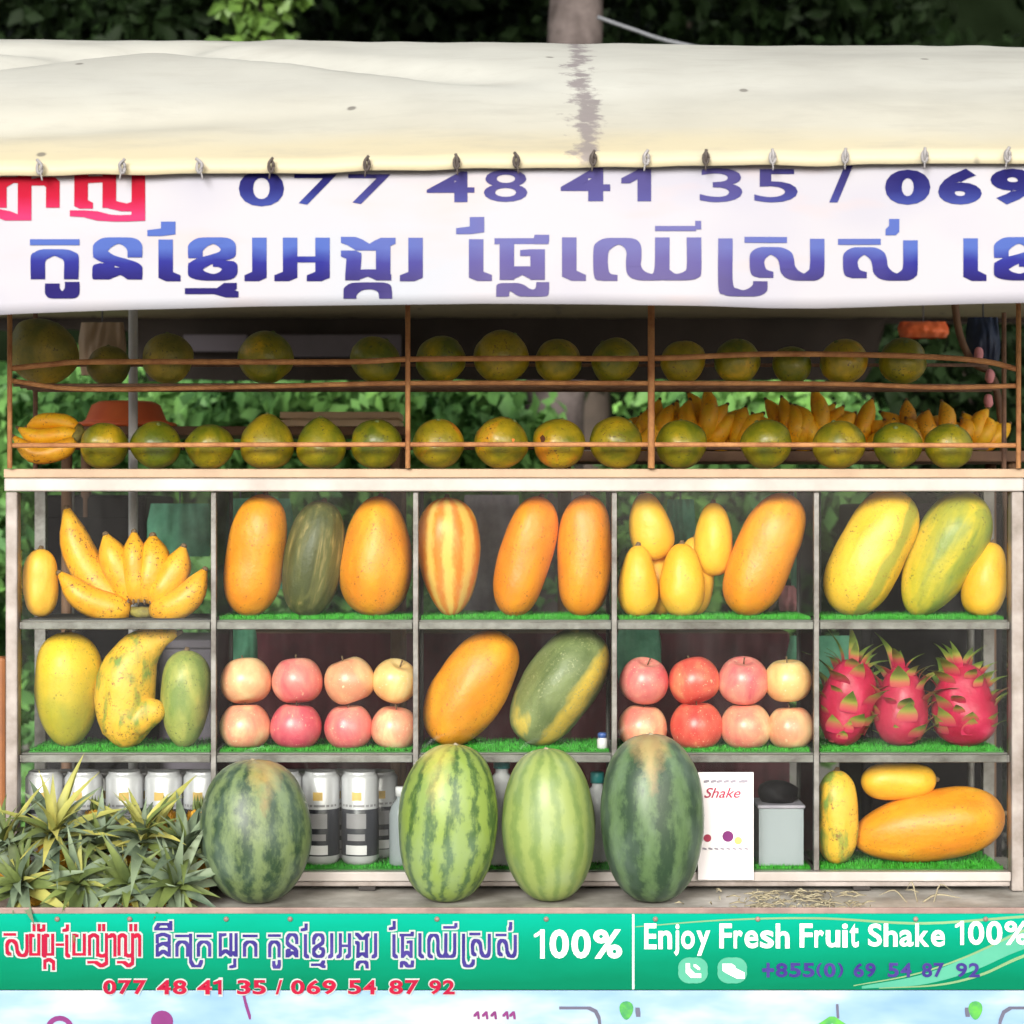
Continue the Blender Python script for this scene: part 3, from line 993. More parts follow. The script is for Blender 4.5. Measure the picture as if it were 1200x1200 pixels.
NGO = [[(408, 281), (416, 284), (426, 290), (440, 290), (448, 285), (455, 282)], [(408, 297), (415, 300), (413, 325)], [(413, 324), (424, 320), (436, 319), (450, 325)], [(449, 290), (449, 325)]]
SUBK = [[(410, 346), (411, 341), (418, 336), (428, 335), (442, 335), (450, 338), (452, 346)]]
RO2 = [[(487, 282), (487, 322), (477, 326)]]
AE2 = [[(559, 258), (559, 269), (543, 271)], [(558, 284), (558, 322), (568, 326)]]
PHO = [[(588, 283), (634, 283), (635, 279)], [(594, 286), (594, 325)], [(630, 296), (630, 325)], [(618, 297), (630, 296)], [(594, 324), (604, 319), (612, 316), (620, 319), (630, 324)]]
SUBL = [[(589, 344), (590, 338), (597, 336), (606, 338), (614, 343), (622, 344), (634, 343), (636, 335)]]
E1 = [[(667, 282), (667, 321), (678, 326)]]
CHO = [[(715, 326), (705, 322), (704, 295), (709, 287), (718, 283), (732, 283), (740, 287), (743, 296), (742, 312), (746, 321), (756, 325), (768, 325), (775, 320), (776, 282)],
       [(776, 320), (784, 325), (800, 325), (810, 322), (813, 315), (813, 282)]]
YEU = [[(771, 268), (812, 268)], [(818, 262), (818, 266)]]
SUBR = [[(850, 283), (850, 334), (856, 342), (868, 344), (882, 343), (890, 338), (891, 333)]]
SO = [[(881, 281), (914, 281)], [(898, 322), (889, 318), (887, 304), (891, 297), (900, 293), (910, 294), (919, 299), (922, 306), (924, 316), (932, 323), (946, 325), (955, 321), (958, 314), (958, 283)]]
SO2 = [[(x + 110 if x < 915 else x + 109, y + (2 if y < 290 else 0)) for x, y in s_] for s_ in SO]
BAN = [[(1048, 260), (1048, 268), (1044, 272)]]
E2 = [[(1137, 283), (1137, 321), (1147, 326)]]
KHA2 = [[(x + 944, y) for x, y in s_] for s_ in KHA]
WORD1 = KA + UU + NO + AE + KHA + SUBM + RO + AAO + NGO + SUBK + RO2
WORD2 = AE2 + PHO + SUBL + E1 + CHO + YEU + SUBR + SO + SO2 + BAN
thin = SUBM + UU + SUBK + SUBL + YEU


def nib(s_):
    if s_ in SUBM:
        return 15, 7
    if s_ in YEU:
        return 7, 6
    if s_ in BAN:
        return 12, 7
    if s_ in SUBK or s_ in SUBL:
        return 15, 8
    return 17, 7


for gl in (KA + UU, NO, AE, KHA + SUBM, RO, AAO, NGO + SUBK, RO2, AE2, PHO + SUBL, E1, CHO + YEU, SUBR, SO, SO2, BAN, E2, KHA2):
    BL = Letters(-0.51, by)
    for s_ in gl:
        s2 = [(q.x, q.y) for q in spline([(x, y, 0) for x, y in s_], len(s_) * 4)] if len(s_) > 4 and s_ not in NGO and s_ not in PHO else s_
        BL.stroke(s2, *nib(s_))
    BL.build('letter', 'ink_big', ban)
for gl in ([[(0, 240), (0, 216), (8, 211), (22, 211)], [(29, 208), (29, 240)], [(-12, 248), (4, 251), (14, 255), (29, 255), (29, 242)]], [[(42, 214), (56, 211), (62, 216), (62, 240)]],
           [[(95, 208), (95, 238), (101, 241)], [(95, 211), (112, 210)], [(128, 208), (128, 240)], [(162, 208), (162, 240)], [(128, 239), (150, 244), (162, 240)],
            [(90, 250), (106, 251), (122, 255), (140, 256), (162, 255), (162, 246)]]):
    RL = Letters(-0.51, by)
    for s_ in gl:
        RL.stroke(s_, 16, 7)
    RL.build('letter', 'red_ink', ban)
for ch, x0, x1, y0, y1, bd in (('0', 280, 333, 200, 242, 0.03), ('7', 345, 395, 204, 240, 0.0), ('7', 408, 458, 204, 239, 0.0), ('4', 500, 556, 201, 237, 0.02), ('8', 567, 618, 199, 237, 0.01),
                               ('4', 657, 715, 196, 236, 0.03), ('3', 820, 870, 197, 237, 0.01), ('5', 884, 935, 198, 237, 0.01), ('/', 972, 1000, 193, 237, 0.02),
                               ('0', 1037, 1090, 199, 240, 0.05), ('6', 1099, 1150, 198, 240, 0.05), ('9', 1160, 1212, 198, 240, 0.05), ('5', 1250, 1300, 196, 240, 0.05), ('4', 1310, 1360, 196, 240, 0.05)):
    NL = Letters(-0.51, by)
    NL.text(ch, x0, x1, y0, y1, bd)
    NL.build('digit', 'ink_num', ban)
NL = Letters(-0.51, by)
NL.stroke([(755, 202), (755, 232)], 16, 8)
NL.stroke([(752, 202), (733, 212)], 10, 6)
NL.build('digit', 'ink_num', ban)
# knots that lace the banner to the hem
for k, (px, g_) in enumerate(((47, 1), (144, 1), (234, 1), (318, 0), (430, 0), (535, 0), (605, 0), (695, 0), (757, 1), (827, 0), (905, 1), (990, 1), (1083, 1), (1180, 1), (-60, 1), (1270, 1))):
    p = at(px, hem_py(px) - 8, HEM_Y - 0.008)
    rnd = random.Random(k)
    a = tube([p + Vector((0.004 * math.cos(t_ * 6.28), -0.004, 0.009 * math.sin(t_ * 6.28))) for t_ in [i / 10 for i in range(11)]], 0.0028, 6)
    tw = rnd.uniform(-0.006, 0.006)
    b = tube(spline([p + Vector((0, -0.004, -0.006)), p + Vector((tw, -0.008, 0.004)), p + Vector((-tw, -0.006, 0.014))], 7), 0.0026, 6)
    c_ = tube(spline([p + Vector((0, -0.003, -0.004)), p + Vector((tw * 0.7, -0.005, -0.012)), p + Vector((tw, -0.004, -0.02))], 6), 0.0014, 5)
    v, f = join([a, b, c_])
    kid('tie', v, f, M['knot_grey' if g_ else 'knot'], ban, True)

# ------------------------------------------------------------ wire rack on top of the case
TOPZ = at(600, 549, 0).z
rack = root('wire_rack', (0, 0.0, TOPZ), 'rusty two tier wire rack holding green oranges on top of the display case', 'rack')
RZ = {421: None}
YF, YBK = -0.012, 0.235


def rail(name, pts, r=0.0042, m_='rust'):
    v, f = tube(spline(pts, max(12, len(pts) * 6)), r, 8)
    return kid(name, v, f, M[m_], rack, True)


rail('rail', [at(12, 432, YF), at(60, 427, YF), at(120, 424, YF), at(400, 424, YF), at(478, 421, YF), at(620, 420, YF), at(763, 420, YF), at(900, 415, YF), at(1060, 417, YF), at(1150, 423, YF), at(1193, 433, YF)], 0.0052)
rail('rail', [at(12, 446, YF), at(100, 456, YF), at(300, 453, YF), at(478, 449, YF), at(763, 449, YF), at(980, 450, YF), at(1100, 454, YF), at(1193, 452, YF)], 0.0045)
rail('rail', [at(12, 522, YF), at(400, 521, YF), at(763, 521, YF), at(1193, 522, YF)], 0.0046)
rail('rail', [at(12, 446, YF), at(12, 446, YBK)], 0.004, 'rust_dark')
rail('rail', [at(1193, 446, YF), at(1193, 446, YBK)], 0.004, 'rust_dark')
rail('rail', [at(12, 522, YF), at(12, 522, YBK)], 0.004, 'rust_dark')
rail('rail', [at(1193, 522, YF), at(1193, 522, YBK)], 0.004, 'rust_dark')
UP = at(600, 449, 0).z          # the upper tier's wires
for y_ in (0.045, 0.10, 0.155, 0.205):
    rail('rail', [(-0.945, y_, UP - 0.001), (0, y_, UP), (0.945, y_, UP - 0.002)], 0.003, 'rust_dark')
rail('rail', [(-0.945, YBK, UP + 0.05), (0.945, YBK, UP + 0.05)], 0.0035, 'rust_dark')
rail('rail', [(-0.945, YBK, UP), (0.945, YBK, UP)], 0.0035, 'rust_dark')
rail('rail', [(-0.945, YBK, TOPZ + 0.045), (0.945, YBK, TOPZ + 0.045)], 0.0035, 'rust_dark')
for px, yy in ((12, YF), (478, YF), (763, YF), (1193, YF), (42, YBK), (478, YBK), (763, YBK), (1176, YBK)):
    x = at(px, 500, yy).x
    r_ = 0.0065 if px == 763 and yy == YF else 0.0048
    v, f = tube([(x, yy - 0.004, TOPZ), (x, yy - 0.004, at(px, 352, YF).z)], r_, 8)
    kid('post', v, f, M['rust' if yy == YF else 'rust_dark'], rack, True)

# ------------------------------------------------------------ display case
case = root('display_case', (0, 0, at(600, 1044, 0).z), 'aluminium and glass fruit display case with green turf shelves on the counter', 'display case')
D = 0.25
LZ = at(600, 1044, 0).z          # counter top
def cbox(name, x0, x1, y0, y1, z0, z1, m_, b=0.0015):
    v, f = box(x0, x1, y0, y1, z0, z1, b)
    return kid(name, v, f, M[m_], case)
X = lambda px: (px - 600) * 0.0016
Z = lambda py: EYE - (py - 600) * 0.0016
cbox('top_rail', X(6), X(1199), -0.010, 0.02, Z(576), Z(560.5), 'frame', 0.003)
cbox('top_strip', X(5), X(1200), -0.006, 0.02, Z(560), Z(549.5), 'frame_tan', 0.002)
cbox('top_panel', X(5), X(1200), 0.0205, D, Z(560), Z(549.5), 'frame_tan')
cbox('corner_post', X(8), X(22), -0.012, 0.02, LZ + 0.001, Z(576.5), 'post', 0.003)
cbox('corner_post', X(1184), X(1198), -0.012, 0.02, LZ + 0.001, Z(576.5), 'post', 0.003)
cbox('corner_post', X(8), X(22), D - 0.02, D, LZ + 0.001, Z(561), 'steel')
cbox('corner_post', X(1184), X(1198), D - 0.02, D, LZ + 0.001, Z(561), 'steel')
cbox('bottom_rail', X(22.5), X(1183.5), -0.010, 0.018, Z(1032), Z(1021), 'frame', 0.002)
cbox('bottom_rail', X(22.5), X(1183.5), -0.004, 0.018, LZ + 0.009, Z(1032.5), 'post', 0.002)
for px in (180, 420, 730, 1000):
    cbox('foot', X(px), X(px + 20), 0.0, 0.03, LZ + 0.0005, LZ + 0.0085, 'dark')
cols = [22, 250, 487, 720, 957, 1184]
F1, F2, F3 = Z(727), Z(883), Z(1021)
for px in cols[1:-1]:
    cbox('divider', X(px - 3.2), X(px + 3.2), 0.001, 0.014, Z(1020.5), Z(576.5), 'steel', 0.0012)
    cbox('divider', X(px - 3), X(px + 3), D - 0.016, D - 0.002, Z(1020.5), Z(560.5), 'shelfm', 0.001)
    for z0, z1 in ((F1 + 0.004, Z(561)), (F2 + 0.004, F1 - 0.014), (F3 + 0.004, F2 - 0.014)):
        cbox('glass_partition', X(px) - 0.0015, X(px) + 0.0015, 0.0145, D - 0.017, z0, z1, 'glass', 0)
for z_ in (F1, F2):
    cbox('shelf', X(22.5), X(1183.5), 0.015, D - 0.017, z_ - 0.012, z_, 'shelfm')
    for i in range(5):
        cbox('shelf_edge', X(cols[i] + 3.6 if i else 22.5), X(cols[i + 1] - 3.6 if i < 4 else 1183.5), 0.0, 0.0135, z_ - 0.017, z_ - 0.003, 'steel')
cbox('floor', X(22.5), X(1183.5), 0.0185, D - 0.002, LZ + 0.009, F3, 'shelfm')
for i in range(5):
    cbox('glass_pane', X(cols[i]) + 0.006, X(cols[i + 1]) - 0.006, -0.0035, -0.0005, Z(1020), Z(577), 'glass', 0)

# plastic turf on each shelf
MATH = 0.0035


def turf(px0, px1, z_, seed, m_='blade', back='mat'):
    rng = np.random.default_rng(seed)
    x0, x1 = X(px0) + 0.009, X(px1) - 0.009
    if px0 == 22:
        x0 += 0.006
    y0, y1 = 0.016, D - 0.03
    v, f = box(x0, x1, y0, y1, z_ + 0.0002, z_ + MATH - 0.001)
    if seed == 0:
        kid('shelf_mat', v, f, M['black_mat'], case)
        return
    kid('turf_backing', v, f, M['mat'], case)
    n = 5200
    P = np.stack([rng.uniform(x0, x1, n), y0 + (y1 - y0) * rng.random(n) ** 1.4, np.full(n, z_ + MATH - 0.0015)], 1)
    a = rng.uniform(0, math.tau, n)
    d = np.stack([np.cos(a), np.sin(a), np.zeros(n)], 1) * 0.0009
    tip = P + np.stack([rng.normal(size=n) * 0.0018, rng.normal(size=n) * 0.0018, rng.uniform(0.004, 0.0085, n)], 1)
    v = np.stack([P - d, P + d, tip], 1).reshape(-1, 3) - np.array(case.location)
    f = np.arange(n * 3).reshape(-1, 3)
    o = link('turf', np_mesh('turf', v, f, M[m_]), (0, 0, 0), None, case)
    o['kind'] = 'stuff'


sd_ = 0
for zi, z_ in enumerate((F1, F2, F3)):
    for i in range(5):
        turf(cols[i], cols[i + 1], z_, sd_)
        sd_ += 1

# ------------------------------------------------------------ counter with its signs
CY = -0.25
ctr = root('counter', (0, -0.1, 0), 'worn tin topped counter carrying the display case and watermelons', 'counter')
v, f = box(-1.35, 1.35, CY, 0.4, LZ - 0.02, LZ - 0.0005, 0.003)
kid('counter_top', v, f, M['ledge'], ctr)
v, f = box(-1.35, 1.35, CY - 0.006, CY - 0.0005, LZ - 0.016, LZ + 0.016, 0.002)
kid('front_lip', v, f, M['lip'], ctr)
for (x0, x1) in ((-1.33, 1.33),):
    v, f = box(x0, x1, CY + 0.02, 0.38, 0.12, LZ - 0.0205, 0.0)
    kid('cabinet', v, f, M['post'], ctr)
for x in (-1.25, 1.25):
    for y in (CY + 0.06, 0.33):
        v, f = tube([(x, y, 0), (x, y, 0.12)], 0.02, 10)
        kid('foot', v, f, M['steel'], ctr, True)

SY = CY - 0.012
sg0 = at(600, 1070, SY)
sign = root('sign', sg0, 'green sign strip with red and blue Khmer lettering along the counter front', 'sign')


def sbox(nm, x0, x1, y0, y1, Y0, Y1, m_, par, b=0.001):
    a, b_ = at(x0, y0, SY), at(x1, y1, SY)
    v, f = box(a.x, b_.x, Y0, Y1, b_.z, a.z, b)
    return kid(nm, v, f, M[m_], par)


sbox('sign_panel', -240, 1440, 1071, 1160, SY, CY - 0.0065, 'green_sign', sign)
nx = Letters(SY)
# pale swooshes on the right half
def ribbon(L, pts, w0, w1, lift):
    P = spline([(x, y, 0) for x, y in pts], 26)
    for i in range(25):
        a, b = P[i], P[i + 1]
        wa, wb = [(w0 + (w1 - w0) * math.sin(math.pi * min(1, (i + q) / 25 * 1.0) * 0.5)) / 2 for q in (0, 1)]
        L.poly([(a.x, a.y - wa), (b.x, b.y - wb), (b.x, b.y + wb), (a.x, a.y + wa)], lift)


ribbon(nx, [(1010, 1157), (1080, 1148), (1140, 1128), (1200, 1100), (1290, 1050 + 24)], 3, 26, 0.0006)
nx.build('pale_swoosh', 'swoosh', sign)
nx = Letters(SY)
ribbon(nx, [(1030, 1158), (1100, 1154), (1150, 1142), (1200, 1120), (1290, 1090)], 1, 4, 0.0009)
ribbon(nx, [(1000, 1155), (1070, 1142), (1130, 1122), (1200, 1090), (1240, 1074)], 1, 3, 0.0009)
ribbon(nx, [(745, 1086), (850, 1078), (960, 1076), (1080, 1082), (1200, 1074)], 1.0, 3, 0.0007)
nx.build('thin_swoosh', 'swoosh2', sign)
# grid letters for the small print (0..50 tall)
G = {
    'ka': ([[(x - 37, y - 278) for x, y in s_] for s_ in KA], 56),
    'to': ([[(8, 46), (8, 27), (24, 21), (40, 27), (40, 46), (24, 37), (8, 46)], [(8, 19), (8, 6), (24, 2), (40, 7), (40, 20), (24, 21)]], 50),
    'yy': ([[(4, -8), (12, -18), (38, -18), (44, -8), (4, -8)], [(44, -22), (44, -10)]], 50),
    'lo': ([[(6, 46), (6, 3)], [(6, 44), (22, 36), (38, 44)], [(38, 3), (38, 46)], [(6, 5), (20, 3)], [(54, 3), (54, 46), (44, 40)]], 62),
    'u': ([[(20, 55), (20, 68), (10, 70)]], 30),
    'nyo': ([[(6, 44), (6, 8), (20, 3), (32, 8), (32, 46)], [(32, 44), (46, 48), (60, 44), (60, 3)], [(4, 60), (26, 60), (44, 68), (60, 62), (60, 50)]], 68),
    'aa': ([[(2, 8), (12, 3), (20, 8), (20, 46)]], 26),
    'so': ([[(x - 877, y - 278) for x, y in s_] for s_ in SO], 90),
    'bo': ([[(18, 6), (8, 4), (8, 44), (42, 44), (42, 4)]], 50),
    'ae': ([[(x - 180, y - 278) for x, y in s_] for s_ in AE], 28),
    'ro': ([[(16, 4), (16, 44), (6, 48)]], 24),
    'subr': ([[(4, 4), (4, 58), (12, 68), (30, 68), (36, 58)]], 20),
    'subt': ([[(8, 72), (8, 58), (22, 54), (36, 60), (36, 74)]], 44),
    'tick': ([[(14, -16), (14, -6)], [(28, -16), (28, -6)]], 40),
    'dash': ([[(4, 24), (22, 24)]], 26),
}


def small(L, seq, nw, nh, lift):
    """seq: (letter, x0, x1) with the 50-grid mapped to plan y 1093..1121"""
    for (g_, x0, x1) in seq:
        st, wd = G[g_]
        for pl in st:
            L.stroke([(x0 + (x1 - x0) * x / wd, 1093 + y * 0.57) for x, y in pl], nw, nh, lift)


def mapped(L, word, x0, x1, X0, X1, nw, nh, lift):
    for pl in word:
        L.stroke([(X0 + (X1 - X0) * (x - x0) / (x1 - x0), 1093 + (y - 279) * 0.6) for x, y in pl], nw, nh, lift)


red = [('so', 5, 35), ('tick', 35, 50), ('bo', 34, 48), ('ae', 48, 54), ('bo', 52, 64), ('subt', 50, 66), ('dash', 66, 75), ('ae', 75, 82), ('bo', 84, 102),
       ('nyo', 103, 128), ('tick', 112, 126), ('aa', 128, 137), ('nyo', 138, 158), ('aa', 157, 166), ('tick', 148, 164)]
blue = [('to', 181, 203), ('yy', 181, 203), ('ka', 205, 223), ('subr', 222, 230), ('ka', 230, 249), ('lo', 256, 280), ('u', 266, 280), ('ka', 284, 303)]
L1 = Letters(SY)
small(L1, red + blue, 7.4, 6.6, 0.0004)
mapped(L1, WORD1, 37, 497, 314, 443, 7.4, 6.8, 0.0004)
mapped(L1, WORD2, 541, 1075, 457, 606, 7.4, 6.8, 0.0004)
L1.build('letter_outline', 'print_mint', sign)['kind'] = 'stuff'
for it in red:
    L2 = Letters(SY)
    small(L2, [it], 3.8, 3.2, 0.0014)
    L2.build('letter', 'red_print', sign)
for it in blue:
    L2 = Letters(SY)
    small(L2, [it], 3.8, 3.2, 0.0014)
    L2.build('letter', 'indigo', sign)
for wds, q in (((KA + UU, NO, AE, KHA + SUBM, RO, AAO, NGO + SUBK, RO2), (37, 497, 314, 443)), ((AE2, PHO + SUBL, E1, CHO + YEU, SUBR, SO, SO2, BAN), (541, 1075, 457, 606))):
    for gl in wds:
        L2 = Letters(SY)
        mapped(L2, gl, *q, 3.8, 3.2, 0.0014)
        L2.build('letter', 'indigo', sign)
def chars(body, x0, x1, y0, y1, bold, lift, m_, nm):
    """one flat part per character, spaced along the given width"""
    wid = [{'i': 0.4, 'j': 0.4, 't': 0.62, 'r': 0.65, '1': 0.62, '(': 0.5, ')': 0.5, '%': 1.5, 'E': 0.9, 'F': 0.9, '/': 0.6}.get(c, 1.0) for c in body]
    tot = sum(wid) + 0.14 * (len(body) - 1)
    k = (x1 - x0) / tot
    x = x0
    asc = y1 - y0
    for c, w_ in zip(body, wid):
        a, b = y0, y1
        if c in 'nsraeuo':
            a = y0 + asc * 0.28
        if c in 'jy':
            a, b = y0 + (asc * 0.28 if c == 'y' else asc * 0.02), y1 + asc * 0.26
        L = Letters(SY)
        if c == '1':
            xc, sw = x + w_ * k * 0.62, 0.2 * k + bold * 20
            e_ = max(0, bold - 0.03) * 40
            L.stroke([(xc, a + 1.5 - e_), (xc, b - 1.5 + e_)], sw, 3, lift)
            L.stroke([(xc, a + 2 - e_), (x, a + asc * 0.22)], sw * 0.5, 3, lift)
        else:
            L.text(c, x, x + w_ * k, a, b, bold, lift)
        L.build(nm, m_, sign)
        x += (w_ + 0.14) * k


for ch, x0, x1 in (('077', 121, 172), ('48', 184, 219), ('41', 231, 262), ('35', 278, 312), ('/', 323, 331), ('069', 341, 394), ('54', 408, 441), ('87', 456, 491), ('92', 503, 533)):
    chars(ch, x0 - 1.2, x1 + 1.2, 1146.4, 1166.6, 0.06, 0.0004, 'print_mint', 'digit_outline')
    chars(ch, x0, x1, 1148, 1165, 0.03, 0.0014, 'red_print', 'digit')
chars('100%', 627, 729, 1089, 1123, 0.03, 0.0004, 'print_white', 'character')
L6 = Letters(SY)
L6.stroke([(742, 1072), (742, 1158)], 2.4, 2, 0.0006)
L6.build('white_line', 'print_white', sign)
for wd_, x0, x1, y1 in (('Enjoy', 755, 832, 1112), ('Fresh', 843, 925, 1111), ('Fruit', 937, 1006, 1110), ('Shake', 1017, 1107, 1109), ('100%', 1120, 1205, 1107)):
    chars(wd_, x0, x1, 1082 if wd_ != '100%' else 1079, y1, 0.022, 0.0008, 'print_white', 'character')
for ch, x0, x1 in (('+855(0)', 893, 988), ('69', 1000, 1026), ('54', 1040, 1068), ('87', 1080, 1106), ('92', 1120, 1148)):
    chars(ch, x0, x1, 1128, 1145, 0.03, 0.0012, 'indigo', 'digit')
# two rounded app icons with a handset and a speech mark
L8 = Letters(SY)
for x in (812, 858):
    L8.poly([(x + 17 * math.cos(a) * (1 + 0.12 * abs(math.sin(2 * a))), 1137 + 15 * math.sin(a) * (1 + 0.12 * abs(math.sin(2 * a)))) for a in [-i * math.tau / 24 for i in range(24)]], 0.0012)
L8.build('icon_tile', 'swoosh', sign)
L9 = Letters(SY)
L9.stroke([(806, 1131), (806, 1137), (812, 1143), (819, 1143)], 5, 5, 0.0012)
L9.stroke([(814, 1131), (819, 1135)], 2.5, 2.5, 0.0012)
L9.build('icon_mark', 'print_white', sign)
L9 = Letters(SY)
L9.stroke([(852, 1133), (856, 1136)], 11, 8, 0.0012)
L9.stroke([(856, 1137), (868, 1143)], 9, 7, 0.0012)
L9.build('icon_mark', 'print_white', sign)
for k, px in enumerate((67, 152, 265, 340, 512, 640, 768, 888, 1073, 1155)):
    p = at(px, 1077, SY - 0.001)
    v, f = lathe([(0.0045, 0), (0.0045, 0.0012), (0.003, 0.0026), (0.001, 0.003)], 10)
    o = link('screw', mesh('screw', v, f, M['lip']), p - sg0, (R(90), 0, 0), sign)

pst = root('poster', at(600, 1162, SY), 'pale blue cloud printed panel below the green sign', 'poster')
sbox('poster_panel', -240, 1440, 1161, 1440, SY + 0.001, CY - 0.0065, 'poster', pst)
PY = SY + 0.001
def circ(L, cx, cy, r0, r1, off, a0=0, a1=360, ry=1.0):
    n = 20
    for i in range(n):
        a, b = [R(a0 + (a1 - a0) * q / n) for q in (i, i + 1)]
        q_ = [(cx + r1 * math.cos(a), cy + ry * r1 * math.sin(a)), (cx + r1 * math.cos(b), cy + ry * r1 * math.sin(b)), (cx + r0 * math.cos(b), cy + ry * r0 * math.sin(b)), (cx + r0 * math.cos(a), cy + ry * r0 * math.sin(a))]
        L.poly(q_ if r0 > 0.01 else q_[:3], off)
def one(nm, m_, *cmds):
    L = Letters(PY)
    for fn, args in cmds:
        (circ if fn == 'c' else None) and circ(L, *args) if fn == 'c' else getattr(L, fn)(*args)
    L.build(nm, m_, pst)


one('ring', 'purple_print', ('c', (70, 1207, 11, 17, 0.001)))
one('dot', 'purple_print', ('c', (190, 1197, 0, 13, 0.001)))
for x in (556, 566, 576, 590, 598):
    one('character', 'purple_print', ('stroke', ([(x, 1190), (x + 4, 1186), (x + 5, 1193)], 2.5, 2.5, 0.0006)))
one('curved_outline', 'ink', ('stroke', ([(657, 1181), (690, 1181), (698, 1185), (702, 1193), (704, 1210), (706, 1290)], 3.4, 3.4)))
one('curved_outline', 'ink', ('stroke', ([(1290, 1181), (1184, 1181), (1176, 1186), (1172, 1196), (1170, 1215), (1168, 1290)], 3.4, 3.4)))
for x in (734, 1143):
    one('leaf_print', 'leafprint', ('poly', ([(x + 8 * math.sin(a) * (1 + 0.3 * math.cos(a)), 1184 - 11 * math.cos(a)) for a in [i * math.tau / 16 for i in range(16)]], 0.0012)))
one('plant_print', 'leafprint', ('stroke', ([(960, 1204), (975, 1194), (990, 1204)], 6, 6)))
for x in (747, 1133):
    one('mark', 'ink', ('stroke', ([(x, 1183), (x + 1, 1189)], 5, 5)))
one('mark', 'ink', ('stroke', ([(981, 1178), (982, 1192)], 3, 3)))
one('scratch', 'purple_print', ('stroke', ([(285, 1163), (288, 1176), (293, 1192)], 2.2, 5)))


# ------------------------------------------------------------ fruit builder
def body(L, W, prof='oval', seg=30, rings=26, lump=0.045, seed=0, ribs=0, ribd=0.0, bend=0.0, flat=1.0, point=0.0):
    """L long (local z), W wide; returns verts, faces"""
    V, F = [], []
    for i in range(rings + 1):
        t_ = i / rings
        th = math.pi * t_
        zz = -math.cos(th)
        rr = math.sin(th)
        if prof == 'long':               # papaya: cylinder-ish
            rr = max(0.0, 1 - abs(zz) ** 3.3) ** 0.5
        elif prof == 'egg':              # wide low, narrow top
            rr = rr ** 0.85 * (1 - 0.16 * zz)
        elif prof == 'pear':             # wide top, narrow foot
            rr = max(0.0, 1 - abs(zz) ** 2.5) ** 0.5 * (1 + 0.17 * zz)
        elif prof == 'drop':             # narrow foot strongly
            rr = max(0.0, 1 - abs(zz) ** 2.3) ** 0.5 * (1 + 0.22 * zz)
        elif prof == 'mango':
            rr = rr ** 0.8 * (1 - 0.2 * zz)
        elif prof == 'oval':
            rr = rr ** 0.8
        for k in range(seg):
            a = math.tau * k / seg
            q = Vector((math.cos(a), math.sin(a), zz))
            d = 1 + lump * 2 * mnoise.noise(q * 1.1 + Vector((seed * 3.7, 0, seed))) + lump * 0.6 * mnoise.noise(q * 3.1 + Vector((seed, 5, 1)))
            if ribs:
                d *= 1 - ribd * (0.5 + 0.5 * math.cos(a * ribs)) ** 2
            x = rr * math.cos(a) * W / 2 * d
            y = rr * math.sin(a) * W / 2 * d * flat
            z = zz * L / 2
            x += bend * L * (zz * zz - 0.35)
            if point and zz > 0.8:
                z += point * L * (zz - 0.8) ** 2 * 10
            V.append(Vector((x, y, z)))
    for i in range(rings):
        for k in range(seg):
            F.append((i * seg + k, i * seg + (k + 1) % seg, (i + 1) * seg + (k + 1) % seg, (i + 1) * seg + k))
    return V, F


def place(o, floor_z):
    """rest the thing on its shelf"""
    me = o.data
    mw = Euler(o.rotation_euler).to_matrix()
    mn = min((mw @ v.co).z for v in me.vertices)
    o.location.z = floor_z - mn


def fruit(name, cat, label, px, py, Lp, Wp, tilt, floor, mat, prof='long', Y=None, group=None, lean=0, snap=True, stem=True, mats='stem', seed=None, **kw):
    """tilt: degrees clockwise from upright as the buyer sees it; lean: top leans back"""
    if Y is None:
        Y = 0.022 + Wp * 0.0016 / 2 * 1.02
    s_ = S(Y)
    if name in ('papaya', 'squash', 'melon') and Lp < 170:
        Wp *= 1.05
        Lp *= 1.02
    seed = seed if seed is not None else int(px * 7 + py)
    v, f = body(Lp * s_, Wp * s_, prof, seed=seed % 97, **kw)
    o = link(name, mesh(name, v, f, M[mat]), at(px, py, Y))
    o.rotation_euler = Euler((R(-lean), R(tilt), 0), 'XYZ')
    tag(o, label, cat, group)
    if snap:
        place(o, floor)
    if stem:
        h = max(q.z for q in v)
        bx_ = kw.get('bend', 0) * Lp * s_ * 0.65
        sv, sf = tube([(bx_, 0, h - 0.004), (bx_, 0, h + 0.0008), (bx_ + 0.001, 0, h + 0.006)], [0.0085, 0.0055, 0.0035], 8)
        link('stem', mesh('stem', sv, sf, M[mats]), (0, 0, 0), None, o)
    return o


fl1, fl2, fl3 = F1 + MATH, F2 + MATH, F3 + MATH
P = 'papaya'
# top shelf
fruit('mango', 'mango', 'plump orange mango standing at the far left of the top shelf beside the bananas', 48, 680, 80, 40, 0, fl1, 'mango_orange', 'long')
fruit(P, P, 'long orange papaya leaning right, first beside the banana bunch on the top shelf', 300, 650, 142, 64, 9, fl1, 'papaya_orange')
fruit('squash', 'squash', 'dark olive ribbed squash with tan streaks between two orange papayas', 368, 655, 134, 68, 10, fl1, 'squash_dark', 'oval', ribs=10, ribd=0.05)
fruit(P, P, 'broad smooth orange papaya just right of the dark squash', 441, 651, 138, 80, 4, fl1, 'papaya_orange', 'egg')
fruit('melon', 'melon', 'orange and cream striped melon standing in the middle top compartment', 526, 651, 137, 70, -2, fl1, 'melon_orange', 'drop', ribs=8, ribd=0.04)
fruit(P, P, 'orange papaya leaning right beside the striped melon', 616, 649, 142, 58, 15, fl1, 'papaya_deep')
fruit(P, P, 'upright orange papaya with a dark spot near its foot, right of the leaning one', 685, 650, 140, 61, 3, fl1, 'papaya_deep')
G1 = 'yellow mangoes piled beside the big papaya'
